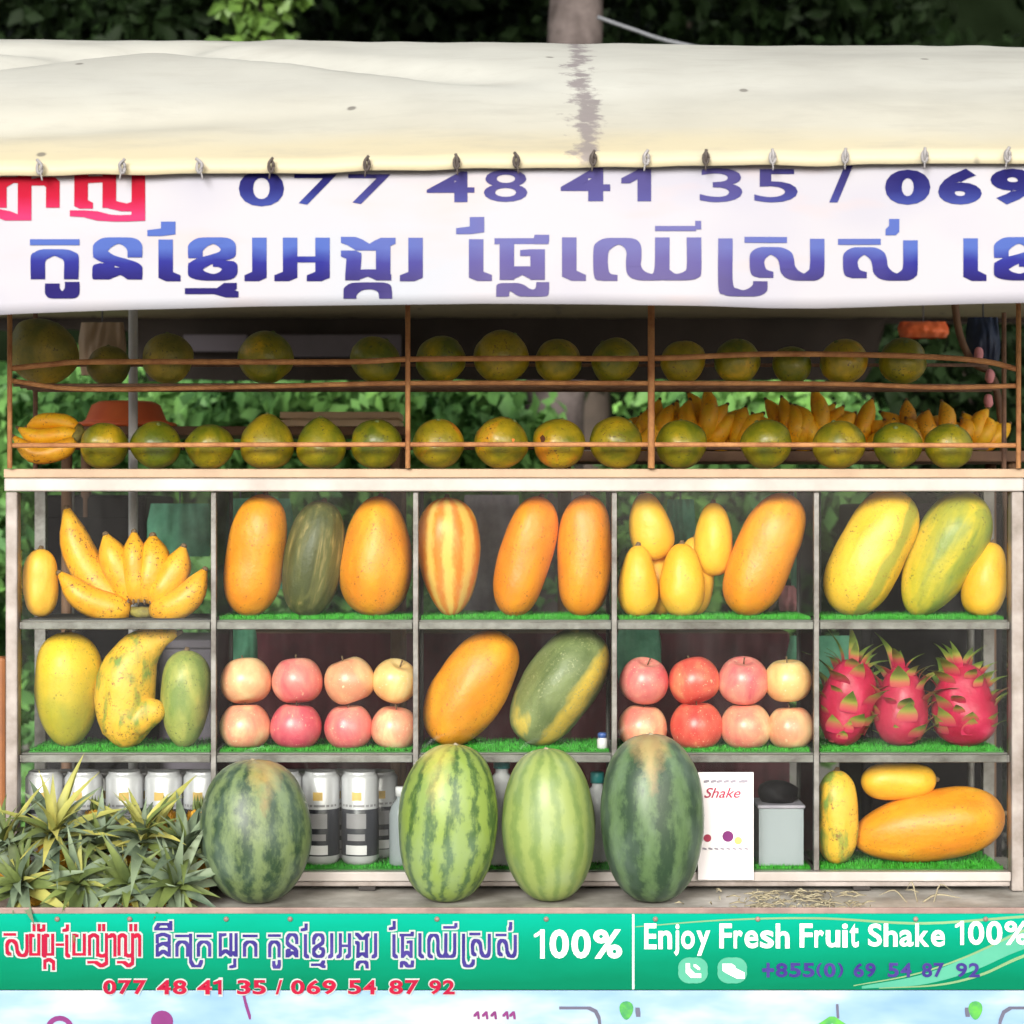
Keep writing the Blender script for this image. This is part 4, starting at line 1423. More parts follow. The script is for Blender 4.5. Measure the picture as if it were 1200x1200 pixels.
fruit('mango', 'mango', 'yellow mango tilted left, stacked upper left over two others', 762, 617, 80, 49, -12, fl1, 'mango', 'mango', Y=0.09, group=G1, snap=False)
fruit('mango', 'mango', 'yellow mango standing lowest left against the compartment divider', 748, 680, 84, 46, 0, fl1, 'mango', 'mango', group=G1)
fruit('mango', 'mango', 'yellow mango standing at the bottom middle of the mango pile', 799, 680, 86, 52, 0, fl1, 'mango', 'mango', group=G1)
fruit('mango', 'mango', 'upright yellow mango propped highest on the right of the pile', 836, 632, 86, 46, 0, fl1, 'mango', 'mango', Y=0.10, group=G1, snap=False)
fruit('mango', 'mango', 'orange mango mostly hidden behind the pile of yellow mangoes', 812, 676, 92, 48, 4, fl1, 'mango_orange', 'mango', Y=0.12, group=G1)
fruit('mango', 'mango', 'orange mango peeping out between the two lowest mangoes', 772, 686, 78, 44, -4, fl1, 'mango_orange', 'mango', Y=0.12, group=G1)
fruit(P, P, 'large orange papaya leaning right beside the mango pile', 896, 649, 150, 68, 23, fl1, 'papaya_orange', 'long')
fruit(P, P, 'large yellow papaya with a green streak leaning at the left of the last top compartment', 1021, 650, 156, 78, 27, fl1, 'papaya_yellow', 'long')
fruit(P, P, 'large greenish yellow papaya leaning beside the small mango', 1106, 650, 156, 76, 28, fl1, 'papaya_green_yellow', 'pear')
fruit('mango', 'mango', 'small yellow mango leaning at the right end of the top shelf', 1155, 677, 88, 50, 12, fl1, 'mango', 'mango')
# middle shelf
fruit(P, P, 'stout yellow papaya greener toward its foot at the left of the middle shelf', 79, 811, 132, 74, 0, fl2, 'papaya_yg_low', 'pear')
# crooked papaya: a bent tube
cp = spline([at(172, 872, 0.07), at(150, 852, 0.07), at(147, 815, 0.07), at(160, 780, 0.07), at(182, 760, 0.07), at(208, 752, 0.07)], 22)
cr = [0.02, 0.040, 0.049, 0.053, 0.055, 0.056, 0.0565, 0.057, 0.057, 0.056, 0.0545, 0.052, 0.049, 0.0445, 0.0395, 0.0355, 0.031, 0.026, 0.021, 0.016, 0.011, 0.005]
v, f = tube(cp, cr, 24)
cc = at(160, 812, 0.07)
v = [(p - cc) for p in v]
v = [p * (1 + 0.06 * mnoise.noise(p * 22)) for p in v]
lobe, lf = body(0.095, 0.062, 'oval', 20, 16, 0.1)
lobe = [Matrix.Rotation(R(62), 3, 'Y') @ p + (at(166, 851, 0.045) - cc) for p in lobe]
v, f = join([(v, f), (lobe, lf)])
mnz = min(p.z for p in v)
cc.z = fl2 - mnz
o = link('papaya', mesh('papaya', v, f, M['papaya_twist']), cc)
tag(o, 'crooked mottled yellow and green papaya curling to the right on the middle shelf', 'papaya')
sv, sf = tube([at(206, 753, 0.07) - at(160, 812, 0.07), at(214, 750, 0.07) - at(160, 812, 0.07)], [0.006, 0.004], 8)
link('stem', mesh('stem', sv, sf, M['stem']), (0, 0, 0), None, o)
fruit(P, P, 'small rough green papaya beside the crooked papaya', 217, 815, 112, 56, 2, fl2, 'papaya_green', 'pear')
fruit(P, P, 'smooth orange papaya leaning right in the centre of the middle shelf', 552, 808, 146, 80, 33, fl2, 'papaya_orange', 'oval')
fruit('mango', 'mango', 'very large olive green mango with a yellow stripe leaning beside the orange papaya', 655, 808, 152, 90, 34, fl2, 'mango_green', 'oval')
# bottom shelf right
fruit(P, P, 'slim orange and green papaya standing at the left of the bottom right compartment', 981, 955, 108, 46, 0, fl3, 'papaya_twist', 'long')
fruit(P, P, 'big orange papaya lying on its side in the bottom right compartment', 1088, 963, 180, 82, 80, fl3, 'papaya_orange', 'pear', Y=0.085)
fruit('mango', 'mango', 'small yellow mango lying on top of the big lying papaya', 1053, 915, 88, 44, 88, fl3, 'mango', 'long', Y=0.085, snap=False)


# apples
def apple_mesh(r, seed):
    V, F = [], []
    seg, rings = 26, 22
    for i in range(rings + 1):
        t_ = i / rings
        th = math.pi * t_
        # apple profile with dimples at both ends
        rr = math.sin(th) * (1 + 0.06 * math.cos(th))
        zz = -math.cos(th) * 0.93
        d_top = math.exp(-(math.sin(th) / 0.30) ** 2)
        zz -= (0.22 if zz > 0 else -0.13) * d_top
        rr = rr ** 0.83
        for k in range(seg):
            a = math.tau * k / seg
            d = 1 + 0.035 * mnoise.noise(Vector((math.cos(a) + seed, math.sin(a), zz))) + 0.012 * math.cos(5 * a) * (1 - zz) * 0.5
            V.append(Vector((rr * math.cos(a) * r * d, rr * math.sin(a) * r * d, zz * r)))
    for i in range(rings):
        for k in range(seg):
            F.append((i * seg + k, i * seg + (k + 1) % seg, (i + 1) * seg + (k + 1) % seg, (i + 1) * seg + k))
    return V, F


ord_ = ['first', 'second', 'third', 'fourth']
apples = [
    ('top row of left apple compartment', 'apples stacked in the left compartment', 1, [(287, 30, 'apple_peach', 'peach coloured'), (347, 30, 'apple_pink', 'pink'), (410, 30, 'apple_peach', 'creamy peach'), (464, 27, 'apple_yellow', 'yellow')]),
    ('bottom row of left apple compartment', 'apples stacked in the left compartment', 0, [(287, 30, 'apple_blush', 'red flushed yellow'), (347, 30, 'apple_rose', 'deep rose'), (408, 29, 'apple_pink', 'pink'), (462, 28, 'apple_blush', 'pale blushed')]),
    ('top row of right apple compartment', 'apples stacked in the right compartment', 1, [(755, 29, 'apple_pink', 'pink'), (813, 30, 'apple_red', 'red'), (872, 30, 'apple_pink', 'pale pink'), (923, 28, 'apple_yellow', 'orange yellow')]),
    ('bottom row of right apple compartment', 'apples stacked in the right compartment', 0, [(754, 29, 'apple_blush', 'orange pink'), (815, 31, 'apple_red', 'bright red'), (874, 30, 'apple_blush', 'peach blushed'), (925, 28, 'apple_peach', 'peach')]),
]
for wh, grp, lvl, row in apples:
    for k, (px, r, m_, cl_) in enumerate(row):
        Y = 0.072
        rr = r * S(Y)
        v, f = apple_mesh(rr, px * 0.13 + lvl)
        z = fl2 + rr * 0.84 + lvl * rr * 1.78
        if lvl:
            z = fl2 + 0.0485 * 0.84 + 0.049 * 1.78
        rnd = random.Random(px + lvl)
        o = link('apple', mesh('apple', v, f, M[m_]), (at(px, 800, Y).x + rnd.uniform(-0.002, 0.002), Y + rnd.uniform(-0.003, 0.003), z))
        o.rotation_euler = (rnd.uniform(0.05, 0.4) if lvl == 0 else rnd.uniform(-0.1, 0.5), rnd.uniform(-0.4, 0.4), rnd.uniform(0, 6))
        if lvl == 0:
            o.rotation_euler = (rnd.uniform(-0.1, 0.1), rnd.uniform(-0.1, 0.1), rnd.uniform(0, 6))
        tag(o, f'{cl_} apple, {ord_[k]} from the left in {wh}', 'apple', grp)
        sv, sf = tube([(0, 0, rr * 0.66), (0.0015, 0, rr * 0.85), (0.004, 0, rr * 1.0)], [0.0016, 0.0013, 0.002], 6)
        link('stem', mesh('stem', sv, sf, M['stem']), (0, 0, 0), None, o)

# green oranges in the wire rack
ou = [(50, 42, 'orange_dull', 'big dull yellow'), (128, 25, 'orange_dull', 'brownish shaded'), (197, 30, 'orange_dull', 'shaded olive'), (311, 32, 'orange_green', 'glossy dark green'), (440, 30, 'orange_green', 'golden green'),
      (516, 30, 'orange_green', 'green'), (587, 32, 'orange_ripe', 'wide'), (654, 27, 'orange_ripe', 'golden'), (720, 29, 'orange_green', 'shiny green'), (800, 27, 'orange_ripe', 'yellow green'),
      (864, 27, 'orange_green', 'green'), (928, 23, 'orange_green', 'small green'), (989, 28, 'orange_ripe', 'yellow flushed'), (1058, 28, 'orange_green', 'low sitting green')]
ol = [(122, 28, 'orange_green', 'green'), (183, 30, 'orange_green', 'bright green'), (246, 28, 'orange_green', 'green'), (313, 31, 'orange_ripe', 'pear topped orange streaked'), (376, 29, 'orange_green', 'pointed'),
      (441, 30, 'orange_green', 'green'), (514, 30, 'orange_ripe', 'yellowish'), (587, 31, 'orange_ripe', 'orange scarred'), (655, 31, 'orange_ripe', 'yellow brown spotted'), (722, 32, 'orange_ripe', 'olive'),
      (798, 30, 'orange_green', 'green'), (898, 30, 'orange_green', 'shiny green'), (983, 31, 'orange_ripe', 'scuffed olive'), (1051, 28, 'orange_green', 'yellow green'), (1112, 28, 'orange_green', 'green')]
ords = ['first', 'second', 'third', 'fourth', 'fifth', 'sixth', 'seventh', 'eighth', 'ninth', 'tenth', 'eleventh', 'twelfth', 'thirteenth', 'fourteenth', 'fifteenth']
for tier, row, zf in (('upper', ou, UP + 0.003), ('lower', ol, TOPZ + 0.0005)):
    for k, (px, r, m_, cl_) in enumerate(row):
        Y = 0.075 if r < 40 else 0.1
        if px == 128:
            Y = 0.16
        rnd = random.Random(px * 3)
        w_ = r * 2 * S(Y)
        point = 0.12 if px in (313, 376) else 0
        v, f = body(w_ * ((0.9 + 0.1 * ((px * 7) % 10) / 10) if not point else 1.0), w_, 'ball' if not point else 'egg', 26, 20, 0.05, seed=px % 53, point=point, ribs=0)
        o = link('green_orange', mesh('green_orange', v, f, M[m_]), at(px, 500, Y))
        o.rotation_euler = (0, 0, rnd.uniform(0, 6)) if point else (rnd.uniform(-0.7, 0.5), rnd.uniform(-0.5, 0.5), rnd.uniform(0, 6))
        place(o, zf)
        tag(o, f'{cl_} orange, {ords[k]} from left in {tier} tier of the wire rack', 'orange', f'green oranges on the {tier} rack')
        h = max(q.z for q in v)
        sv, sf = lathe([(0.0005, h - 0.003), (0.006, h - 0.0015), (0.0035, h + 0.0015), (0.0012, h + 0.0025)], 7)
        link('calyx', mesh('calyx', sv, sf, M['stem_green']), (0, 0, 0), None, o)
        if px in (587, 655) and tier == 'lower':
            # a raised scar patch that hugs the skin
            vv = []
            mw = Euler(o.rotation_euler).to_matrix().inverted()
            cd = Vector((0.45, -0.85, 0.05)) if px == 587 else Vector((-0.6, -0.8, 0.1))
            cd.normalize()
            n_ = 10
            e1 = cd.orthogonal().normalized()
            e2 = cd.cross(e1)
            for i in range(n_):
                a = math.tau * i / n_
                q = (cd + (e1 * math.cos(a) + e2 * math.sin(a)) * (0.22 + 0.08 * math.sin(3 * a))).normalized()
                vv.append(mw @ (q * w_ * 0.489))
            vv.append(mw @ (cd * w_ * 0.505))
            link('scar', mesh('scar', vv, [(i, (i + 1) % n_, n_) for i in range(n_)], M['wound' if px == 587 else 'wound_dark']), (0, 0, 0), None, o)


# ------------------------------------------------------------ bananas
def banana(parent, pts, r, mat='banana', n=14, tip=True):
    sp1 = spline(pts, n)
    prof = [0.45, 0.68, 0.86, 0.95, 1.0, 1.0, 1.0, 1.0, 0.98, 0.94, 0.86, 0.7, 0.45, 0.2]
    rad = [r * float(np.interp(i / (n - 1) * 13, range(14), prof)) for i in range(n)]
    v, f = tube(sp1, rad, 10, True)
    o = kid('banana', v, f, M[mat], parent, True)
    d = (sp1[-1] - sp1[-2]).normalized()
    v, f = tube([sp1[-1] - d * 0.001, sp1[-1] + d * 0.004, sp1[-1] + d * 0.007], [r * 0.22, r * 0.2, r * 0.1], 7)
    off = o.location
    t2 = link('tip', mesh('tip', [Vector(p) - parent.location for p in v], f, M['stem']), (0, 0, 0), None, o)
    return o


bb = at(165, 716, 0.085)
bunch = root('banana_bunch', (bb.x, 0.085, fl1), 'hand of ripe yellow bananas spotted with brown in the top left compartment', 'bananas')
for pts, r in (([(150, 712, .09), (120, 690, .095), (93, 648, .10), (78, 596, .10)], 17.5),
               ([(152, 716, .06), (128, 712, .055), (98, 700, .05), (70, 672, .05)], 14.5),
               ([(156, 708, .08), (146, 680, .08), (134, 655, .08), (124, 627, .08)], 15.5),
               ([(162, 706, .07), (160, 680, .07), (158, 655, .07), (157, 624, .075)], 13.5),
               ([(170, 706, .075), (176, 680, .075), (180, 655, .08), (179, 628, .08)], 17),
               ([(178, 708, .07), (192, 690, .065), (206, 668, .07), (215, 641, .07)], 15),
               ([(178, 716, .06), (200, 712, .05), (222, 698, .045), (240, 668, .05)], 15)):
    banana(bunch, [at(*p) for p in pts], r * 1.22 * S(0.07))
v, f = tube(spline([at(148, 714, .07), at(158, 717, .06), at(166, 718, .055), at(176, 717, .06), at(182, 712, .07)], 9), [0.006, 0.010, 0.012, 0.010, 0.006], 8)
kid('stalk', v, f, M['banana_stem'], bunch, True)
for x in (150, 156, 162, 169, 176, 183):
    p = at(x, 705, 0.052)
    v, f = tube([p + Vector((0, 0.004, -0.006)), p, p + Vector((0, 0.006, 0.006))], [0.0015, 0.003, 0.001], 6)
    kid('scar', v, f, M['stem'], bunch, True)

# plank behind the rack with heaped banana hands
PZ = at(900, 530, 0.46).z
sh = root('back_shelf', (0.57, 0.49, 0), 'plank shelf on thin legs behind the wire rack carrying bananas', 'shelf')
v, f = box(0.08, 1.06, 0.36, 0.62, PZ - 0.022, PZ, 0.002)
kid('plank', v, f, M['brown_wood'], sh)
for x in (0.11, 1.03):
    for y in (0.39, 0.59):
        v, f = tube([(x, y, 0), (x, y, PZ - 0.022)], 0.012, 8)
        kid('leg', v, f, M['brown_wood'], sh, True)
hands = [(735, 480, 3, 'small orange banana hand at the left end of the heap by the rack post', 12), (775, 468, 5, 'orange banana hand standing up behind the rack post', 10), (822, 462, 6, 'tall orange banana hand in the middle of the left heap', 8),
         (862, 478, 5, 'orange banana hand sloping right between two green oranges', 14), (922, 472, 5, 'orange banana hand behind the gap near the small orange', -6), (962, 460, 6, 'tallest orange banana hand right of the middle', 0),
         (1005, 474, 4, 'orange banana hand behind the scuffed orange', 12), (1062, 474, 4, 'yellow banana hand behind the last lower oranges', -6), (1098, 476, 4, 'yellow banana hand near the right end of the heap', 4), (1140, 482, 5, 'dull golden banana hand at the right end of the shelf', 16)]
for k, (px, py, n_, lab, ang) in enumerate(hands):
    rnd = random.Random(k + 40)
    p0 = at(px, 524, 0.46)
    hb = root('banana_bunch', (p0.x, 0.48, PZ), lab, 'bananas', 'banana hands heaped behind the rack')
    topz = (at(px, py, 0.46).z - PZ) * 1.12
    for j in range(n_ + 2):
        u = (j / (n_ + 1) - 0.5)
        tipx = p0.x + u * 0.13 + rnd.uniform(-0.02, 0.02) + math.sin(R(ang)) * 0.05 + rnd.uniform(-0.008, 0.008)
        Hh = topz * (1 - 0.35 * abs(u) * 2) * rnd.uniform(0.72, 1.08)
        yy = 0.46 + rnd.uniform(-0.04, 0.05)
        banana(hb, [(p0.x + u * 0.04, 0.48, PZ + 0.016), (p0.x + u * 0.07, yy - 0.02, PZ + Hh * 0.35), (p0.x + u * 0.11 + math.sin(R(ang)) * 0.03, yy - 0.015, PZ + Hh * 0.7), (tipx, yy, PZ + Hh)],
               0.0195, 'banana_deep' if k < 7 or k == 9 else 'banana', 10)
    v, f = tube([(p0.x - 0.03, 0.48, PZ + 0.009), (p0.x, 0.47, PZ + 0.012), (p0.x + 0.03, 0.48, PZ + 0.009)], [0.008, 0.012, 0.008], 8)
    kid('stalk', v, f, M['banana_stem'], hb, True)
# a yellow bunch at the left end of the lower tier
hb = root('banana_bunch', (at(52, 540, 0.12).x, 0.12, TOPZ), 'small golden brown banana bunch lying at the left end of the lower rack tier', 'bananas')
for j, (yy, pts) in enumerate(((0.10, [(88, 516), (70, 528), (40, 532), (16, 512)]), (0.13, [(90, 508), (72, 510), (42, 512), (22, 502)]), (0.15, [(92, 502), (74, 495), (50, 494), (32, 500)]))):
    banana(hb, [at(a, b, yy) for a, b in pts], 0.017 if j else 0.019, 'banana_deep' if j else 'banana')
v, f = tube([at(86, 518, .11), at(94, 508, .13), at(92, 500, .15)], [0.008, 0.012, 0.008], 8)
kid('stalk', v, f, M['banana_stem'], hb, True)


# ------------------------------------------------------------ dragon fruit
def scale_mesh(L, W, curl, nm):
    V, F = [], []
    n = 6
    for i in range(n + 1):
        t_ = i / n
        wd = W * (1 - t_ ** 1.6) * (0.9 + 0.3 * math.sin(math.pi * t_)) / 2
        z = L * t_
        y = -curl * L * t_ * t_
        V += [(-wd, y + 0.0012, z), (0, y - 0.002 * (1 - t_), z), (wd, y + 0.0012, z)]
    for i in range(n):
        for k in (0, 1):
            a = i * 3 + k
            F.append((a, a + 1, a + 4, a + 3))
    return mesh(nm, V, F, M['scale'])


SC_ = [scale_mesh(0.036, 0.034, 0.5, 'scale'), scale_mesh(0.046, 0.032, 0.75, 'scale'), scale_mesh(0.06, 0.018, 0.5, 'scale')]
for px, py, Hp, Wp, tl, lab in ((993, 815, 118, 62, 10, 'red dragon fruit tilted right, leftmost of three'), (1056, 822, 108, 62, 0, 'dragon fruit with the longest green tips, middle of three'),
                                (1130, 812, 112, 74, -2, 'round pink dragon fruit with curled scales, rightmost of three')):
    Y = 0.085
    s_ = S(Y)
    o = fruit('dragon_fruit', 'dragon fruit', lab, px, py + 8, Hp * 0.86, Wp, tl, fl2 + 0.002, 'dragon', 'oval' if px < 1000 else 'egg', Y=Y, lump=0.09, group='dragon fruits on the middle shelf', stem=False)
    rnd = random.Random(px)
    Lh, Wh = Hp * 0.86 * s_ / 2, Wp * s_ / 2
    for ring, (zz, n_, kind) in enumerate(((-0.88, 5, 0), (-0.66, 6, 0), (-0.38, 6, 0), (-0.08, 6, 1), (0.22, 6, 1), (0.5, 6, 1), (0.76, 5, 1), (0.92, 4, 2), (0.98, 3, 2))):
        for j in range(n_):
            a = math.tau * (j / n_ + ring * 0.13) + rnd.uniform(-0.45, 0.45)
            zq = min(0.99, zz + rnd.uniform(-0.12, 0.08))
            rr = math.sqrt(max(0.0, 1 - zq * zq)) ** 0.85 * (1 - 0.16 * zq) * Wh * 0.97
            p = Vector((rr * math.cos(a), rr * math.sin(a), zq * Lh))
            sc = link('scale', SC_[kind], p, None, o)
            outw = Vector((math.cos(a), math.sin(a), 0))
            tiltb = {0: 0.2, 1: 0.25, 2: 0.3}[kind] + rnd.uniform(-0.15, 0.35)
            zax = (Vector((0, 0, 1)) * math.cos(tiltb) + outw * math.sin(tiltb)).normalized()
            yax = (-outw + zax * outw.dot(zax)).normalized()
            xax = yax.cross(zax)
            sc.rotation_euler = Matrix((xax, yax, zax)).transposed().to_euler()
            q = rnd.uniform(0.6, 1.3)
            sc.scale = (q, q, q)

# ------------------------------------------------------------ watermelons on the counter
WG = 'watermelons standing before the case'
for px, py, Hp, Wp, tl, m_, pr, lab in (
        (299, 975, 167, 132, -2, 'melon_dark', 'oval', 'dark green round watermelon with a tan ground spot, leftmost of four'),
        (526, 966, 184, 118, 5, 'melon_stripe', 'oval', 'light green watermelon with dark stripes leaning right, second of four'),
        (643, 968, 178, 110, -2, 'melon_pale', 'oval', 'pale green oval watermelon without strong stripes, third of four'),
        (764, 961, 196, 122, -1, 'melon_long', 'oval', 'tall dark green watermelon with tan top patch, rightmost of four')):
    Y = -0.014 - Wp * 0.00155 / 2
    o = fruit('watermelon', 'watermelon', lab, px, py, Hp, Wp, tl, LZ, m_, pr, Y=Y, group=WG, stem=False, lump=0.03, ribs=9, ribd=0.012)
    h = Hp * S(Y) / 2
    sv, sf = lathe([(0.0075, -h - 0.0005), (0.006, -h + 0.004)], 10)
    sv2, sf2 = tube([(0, 0, h - 0.003), (0.002, 0, h + 0.002)], [0.006, 0.004], 8)
    link('stem', mesh('stem', sv2, sf2, M['tan_end']), (0, 0, 0), None, o)


# ------------------------------------------------------------ pineapples
def pleaf(L, W, curl, m_, nm='leaf'):
    V, F = [], []
    n = 7
    for i in range(n + 1):
        t_ = i / n
        wd = W * (1 - t_ ** 1.9) * (0.8 + 0.35 * math.sin(math.pi * min(1, t_ * 1.1))) / 2
        ang = curl * t_
        z = L * t_ * math.cos(ang * 0.6)
        y = L * t_ * math.sin(ang * 0.6)
        V += [(-wd, y - wd * 0.45, z), (0, y, z), (wd, y - wd * 0.45, z)]
    for i in range(n):
        for k in (0, 1):
            a = i * 3 + k
            F.append((a, a + 1, a + 4, a + 3))
    # slightly folded blade along the edges
    return mesh(nm, V, F, M[m_])


LV = [pleaf(0.14, 0.023, 0.7, 'pine_leaf'), pleaf(0.12, 0.021, 1.0, 'pine_leaf'), pleaf(0.15, 0.021, 0.5, 'pine_leaf_y'), pleaf(0.12, 0.019, 0.8, 'pine_leaf_y'),
      pleaf(0.13, 0.022, 0.9, 'pine_leaf_g'), pleaf(0.10, 0.018, 0.4, 'pine_leaf_g'), pleaf(0.16, 0.020, 0.35, 'pine_leaf')]


def pine_body(L, W):
    V, F = [], []
    rows, per = 9, 12
    v, f = body(L, W * 0.93, 'long', 24, 16, 0.0)
    V, F = list(v), list(f)
    for i in range(rows):
        zz = -0.86 + 1.72 * i / (rows - 1)
        rr = (1 - abs(zz) ** 2.7) ** 0.5 * W / 2 * 0.95
        for k in range(per):
            a = math.tau * (k + 0.5 * (i % 2)) / per
            c_ = Vector((rr * math.cos(a), rr * math.sin(a), zz * L / 2))
            o_ = Vector((math.cos(a), math.sin(a), 0))
            e = Vector((-math.sin(a), math.cos(a), 0)) * rr * 0.25
            u = Vector((0, 0, L / rows * 0.52))
            b = len(V)
            V += [c_ - e, c_ + u, c_ + e, c_ - u, c_ + o_ * 0.005]
            F += [(b, b + 1, b + 4)[::-1], (b + 1, b + 2, b + 4)[::-1], (b + 2, b + 3, b + 4)[::-1], (b + 3, b, b + 4)[::-1]]
    return mesh('body', V, F, M['pine_body'])


PB = pine_body(0.085, 0.062)
pines = [  # px, py of the crown's root, Y of it, heading (x, y, z), label
    (10, 1000, -0.12, (-0.3, -0.35, 0.95), 'pineapple with broad yellow green leaves at the far left edge of the counter', 'y'),
    (62, 985, -0.115, (0.1, -0.5, 0.9), 'pineapple with upright yellow tinged leaves, second from the left in the upper row', 'y'),
    (118, 1000, -0.12, (0.05, -0.4, 0.95), 'grey green pineapple crown in the middle of the heap', 'g'),
    (168, 990, -0.115, (0.05, -0.45, 0.95), 'pineapple with one tall pointed leaf right of the middle', 'y'),
    (216, 1003, -0.12, (0.1, -0.4, 0.95), 'greyish pineapple crown touching the dark watermelon', 'g'),
    (30, 1040, -0.15, (-0.2, -0.8, 0.55), 'pineapple at the front left with leaves spread toward the buyer', 'n'),
    (92, 1042, -0.15, (0.1, -0.8, 0.6), 'front pineapple with drooping leaves, second along the lip', 'n'),
    (150, 1042, -0.15, (0.1, -0.8, 0.55), 'front pineapple with a long yellow leaf pointing up right', 'n'),
    (205, 1042, -0.15, (0.15, -0.8, 0.5), 'front pineapple beside the foot of the dark watermelon', 'g'),
]
for k, (px, py, Y, hd, lab, kindl) in enumerate(pines):
    rnd = random.Random(900 + k)
    ax = Vector(hd).normalized()
    crown = at(px, py, Y)
    crown.z = max(crown.z, LZ + 0.032)
    rt = root('pineapple', crown - ax * 0.085, lab, 'pineapple', 'pineapples heaped at the left end of the counter')
    Rm = ax.to_track_quat('Z', 'Y').to_matrix()
    b = link('body', PB, Vector((0, 0, 0)) + ax * 0.04, Rm.to_euler(), rt)
    nl = 36
    for j in range(nl):
        t_ = j / (nl - 1)
        a = j * 2.39996 + rnd.uniform(-0.2, 0.2)
        open_ = (1.15 - 0.95 * t_) * rnd.uniform(0.8, 1.15)
        open_ += rnd.uniform(-0.15, 0.15)
        d = (ax * math.cos(open_) + (Rm @ Vector((math.cos(a), math.sin(a), 0))) * math.sin(open_)).normalized()
        # stay above the counter
        q = {'y': [0, 1, 2, 3, 2, 4], 'g': [0, 1, 0, 4, 5, 6], 'n': [0, 1, 4, 4, 3, 5]}[kindl]
        lm = LV[q[rnd.randrange(len(q))]]
        p = ax * (0.082 + 0.018 * t_)
        if (p + rt.location + d * 0.11).z < LZ + 0.008:
            d.z = (LZ + 0.012 - (p + rt.location).z) / 0.11
            d.normalize()
        if (p + rt.location + d * 0.11).y > -0.022:
            d.y = (-0.024 - (p + rt.location).y) / 0.11
            d.normalize()
        outw = (d - ax * d.dot(ax))
        outw = outw.normalized() if outw.length > 1e-4 else ax.orthogonal().normalized()
        yax = (outw - d * outw.dot(d)).normalized() if abs(outw.dot(d)) < 0.999 else d.orthogonal().normalized()
        xax = yax.cross(d)
        lf = link('leaf', lm, p, Matrix((xax, yax, d)).transposed().to_euler(), rt)
        q_ = (1.0 - 0.3 * t_) * rnd.uniform(0.6, 1.3)
        lf.scale = (q_ * rnd.uniform(0.85, 1.2), q_, q_)

PB2 = pine_body(0.16, 0.062)
for px, lab in ((112, 'bare orange pineapple body standing behind the crowns, left one'), (196, 'bare orange pineapple body standing behind the crowns, middle one'), (232, 'bare orange pineapple body standing against the dark watermelon')):
    Y = -0.05
    rt = root('pineapple', (at(px, 900, Y).x, Y, LZ), lab, 'pineapple', 'bare pineapple bodies behind the crowns')
    link('body', PB2, (0, 0, 0.081), None, rt)
    for j in range(7):
        a = j * 2.4
        lf = link('leaf', LV[5], (0.006 * math.cos(a), 0.006 * math.sin(a), 0.155), Euler((0.35 + 0.05 * j, 0, a), 'XYZ'), rt)
        lf.scale = (0.5, 0.4, 0.32)

# ------------------------------------------------------------ cans on the bottom shelf
CG = 'tall silver and black cans on the bottom shelf'
cpx = [(52, 'far left behind the pineapple leaves'), (98, 'second from the left above the yellow leaves'), (146, 'third from the left above the middle pineapples'), (192, 'fourth from the left behind the pineapple leaves'), (237, 'fifth from the left beside the dark watermelon'),
       (283, 'hidden behind the top of the dark watermelon'), (332, 'partly covered by the right side of the dark watermelon'), (376, 'first clear of the dark watermelon to its right'), (422, 'last at the right end of the row'),
       (75, 'rear row, in the gap after the first can'), (122, 'rear row, in the gap after the second can'), (169, 'rear row, in the gap after the third can'), (214, 'rear row, left of the dark watermelon'),
       (354, 'rear row, right of the dark watermelon'), (399, 'rear row, between the last two front cans'), (444, 'rear row, at the right end')]
for k, (px, lab) in enumerate(cpx):
    Y = 0.07 if k < 9 else 0.155
    s_ = S(Y)
    x = at(px, 900, Y).x
    r = 21.8 * s_
    H = at(px, 903, Y).z - fl3
    rt = root('can', (x, Y, fl3), 'tall silver can with black label, ' + lab, 'can', CG)
    v, f = lathe([(r * 0.72, 0), (r * 0.86, 0.003), (r, 0.011), (r, H * 0.93), (r * 0.9, H * 0.965), (r * 0.84, H * 0.975), (r * 0.86, H * 0.99), (r * 0.82, H), (r * 0.78, H * 0.985)], 26)
    kid('body', [Vector(p) + rt.location for p in v], f, M['silver'], rt, True)
    rl = r * 1.012
    v, f = lathe([(rl - 0.0006, 0.018), (rl, 0.019), (rl, H * 0.60), (rl - 0.0006, H * 0.605)], 26)
    kid('label', [Vector(p) + rt.location for p in v], f, M['can_label'], rt, True)
    # printed bands and emblem patches that follow the curve
    def patch(nm, a0, a1, z0, z1, m_, rr):
        V_, F_ = [], []
        n_ = 7
        for i in range(n_ + 1):
            a = R(270 + a0 + (a1 - a0) * i / n_)
            for z in (z0, z1):
                V_.append(Vector((rr * math.cos(a), rr * math.sin(a), z)) + rt.location)
        for i in range(n_):
            F_.append((2 * i, 2 * i + 2, 2 * i + 3, 2 * i + 1))
        kid(nm, V_, F_, M[m_], rt, True)
    tw = random.Random(k).uniform(-12, 8)
    patch('emblem', -14 + tw, 16 + tw, H * 0.70, H * 0.79, 'gold', r * 1.006)
    patch('band', -60, 60, H * 0.63, H * 0.655, 'can_grey', r * 1.006)
    patch('print', -34 + tw, 30 + tw, H * 0.40, H * 0.56, 'can_grey', rl * 1.006)
    patch('print', -30 + tw, 26 + tw, H * 0.27, H * 0.34, 'can_grey', rl * 1.006)
    patch('print', -36 + tw, 32 + tw, H * 0.12, H * 0.22, 'white_pl', rl * 1.006)
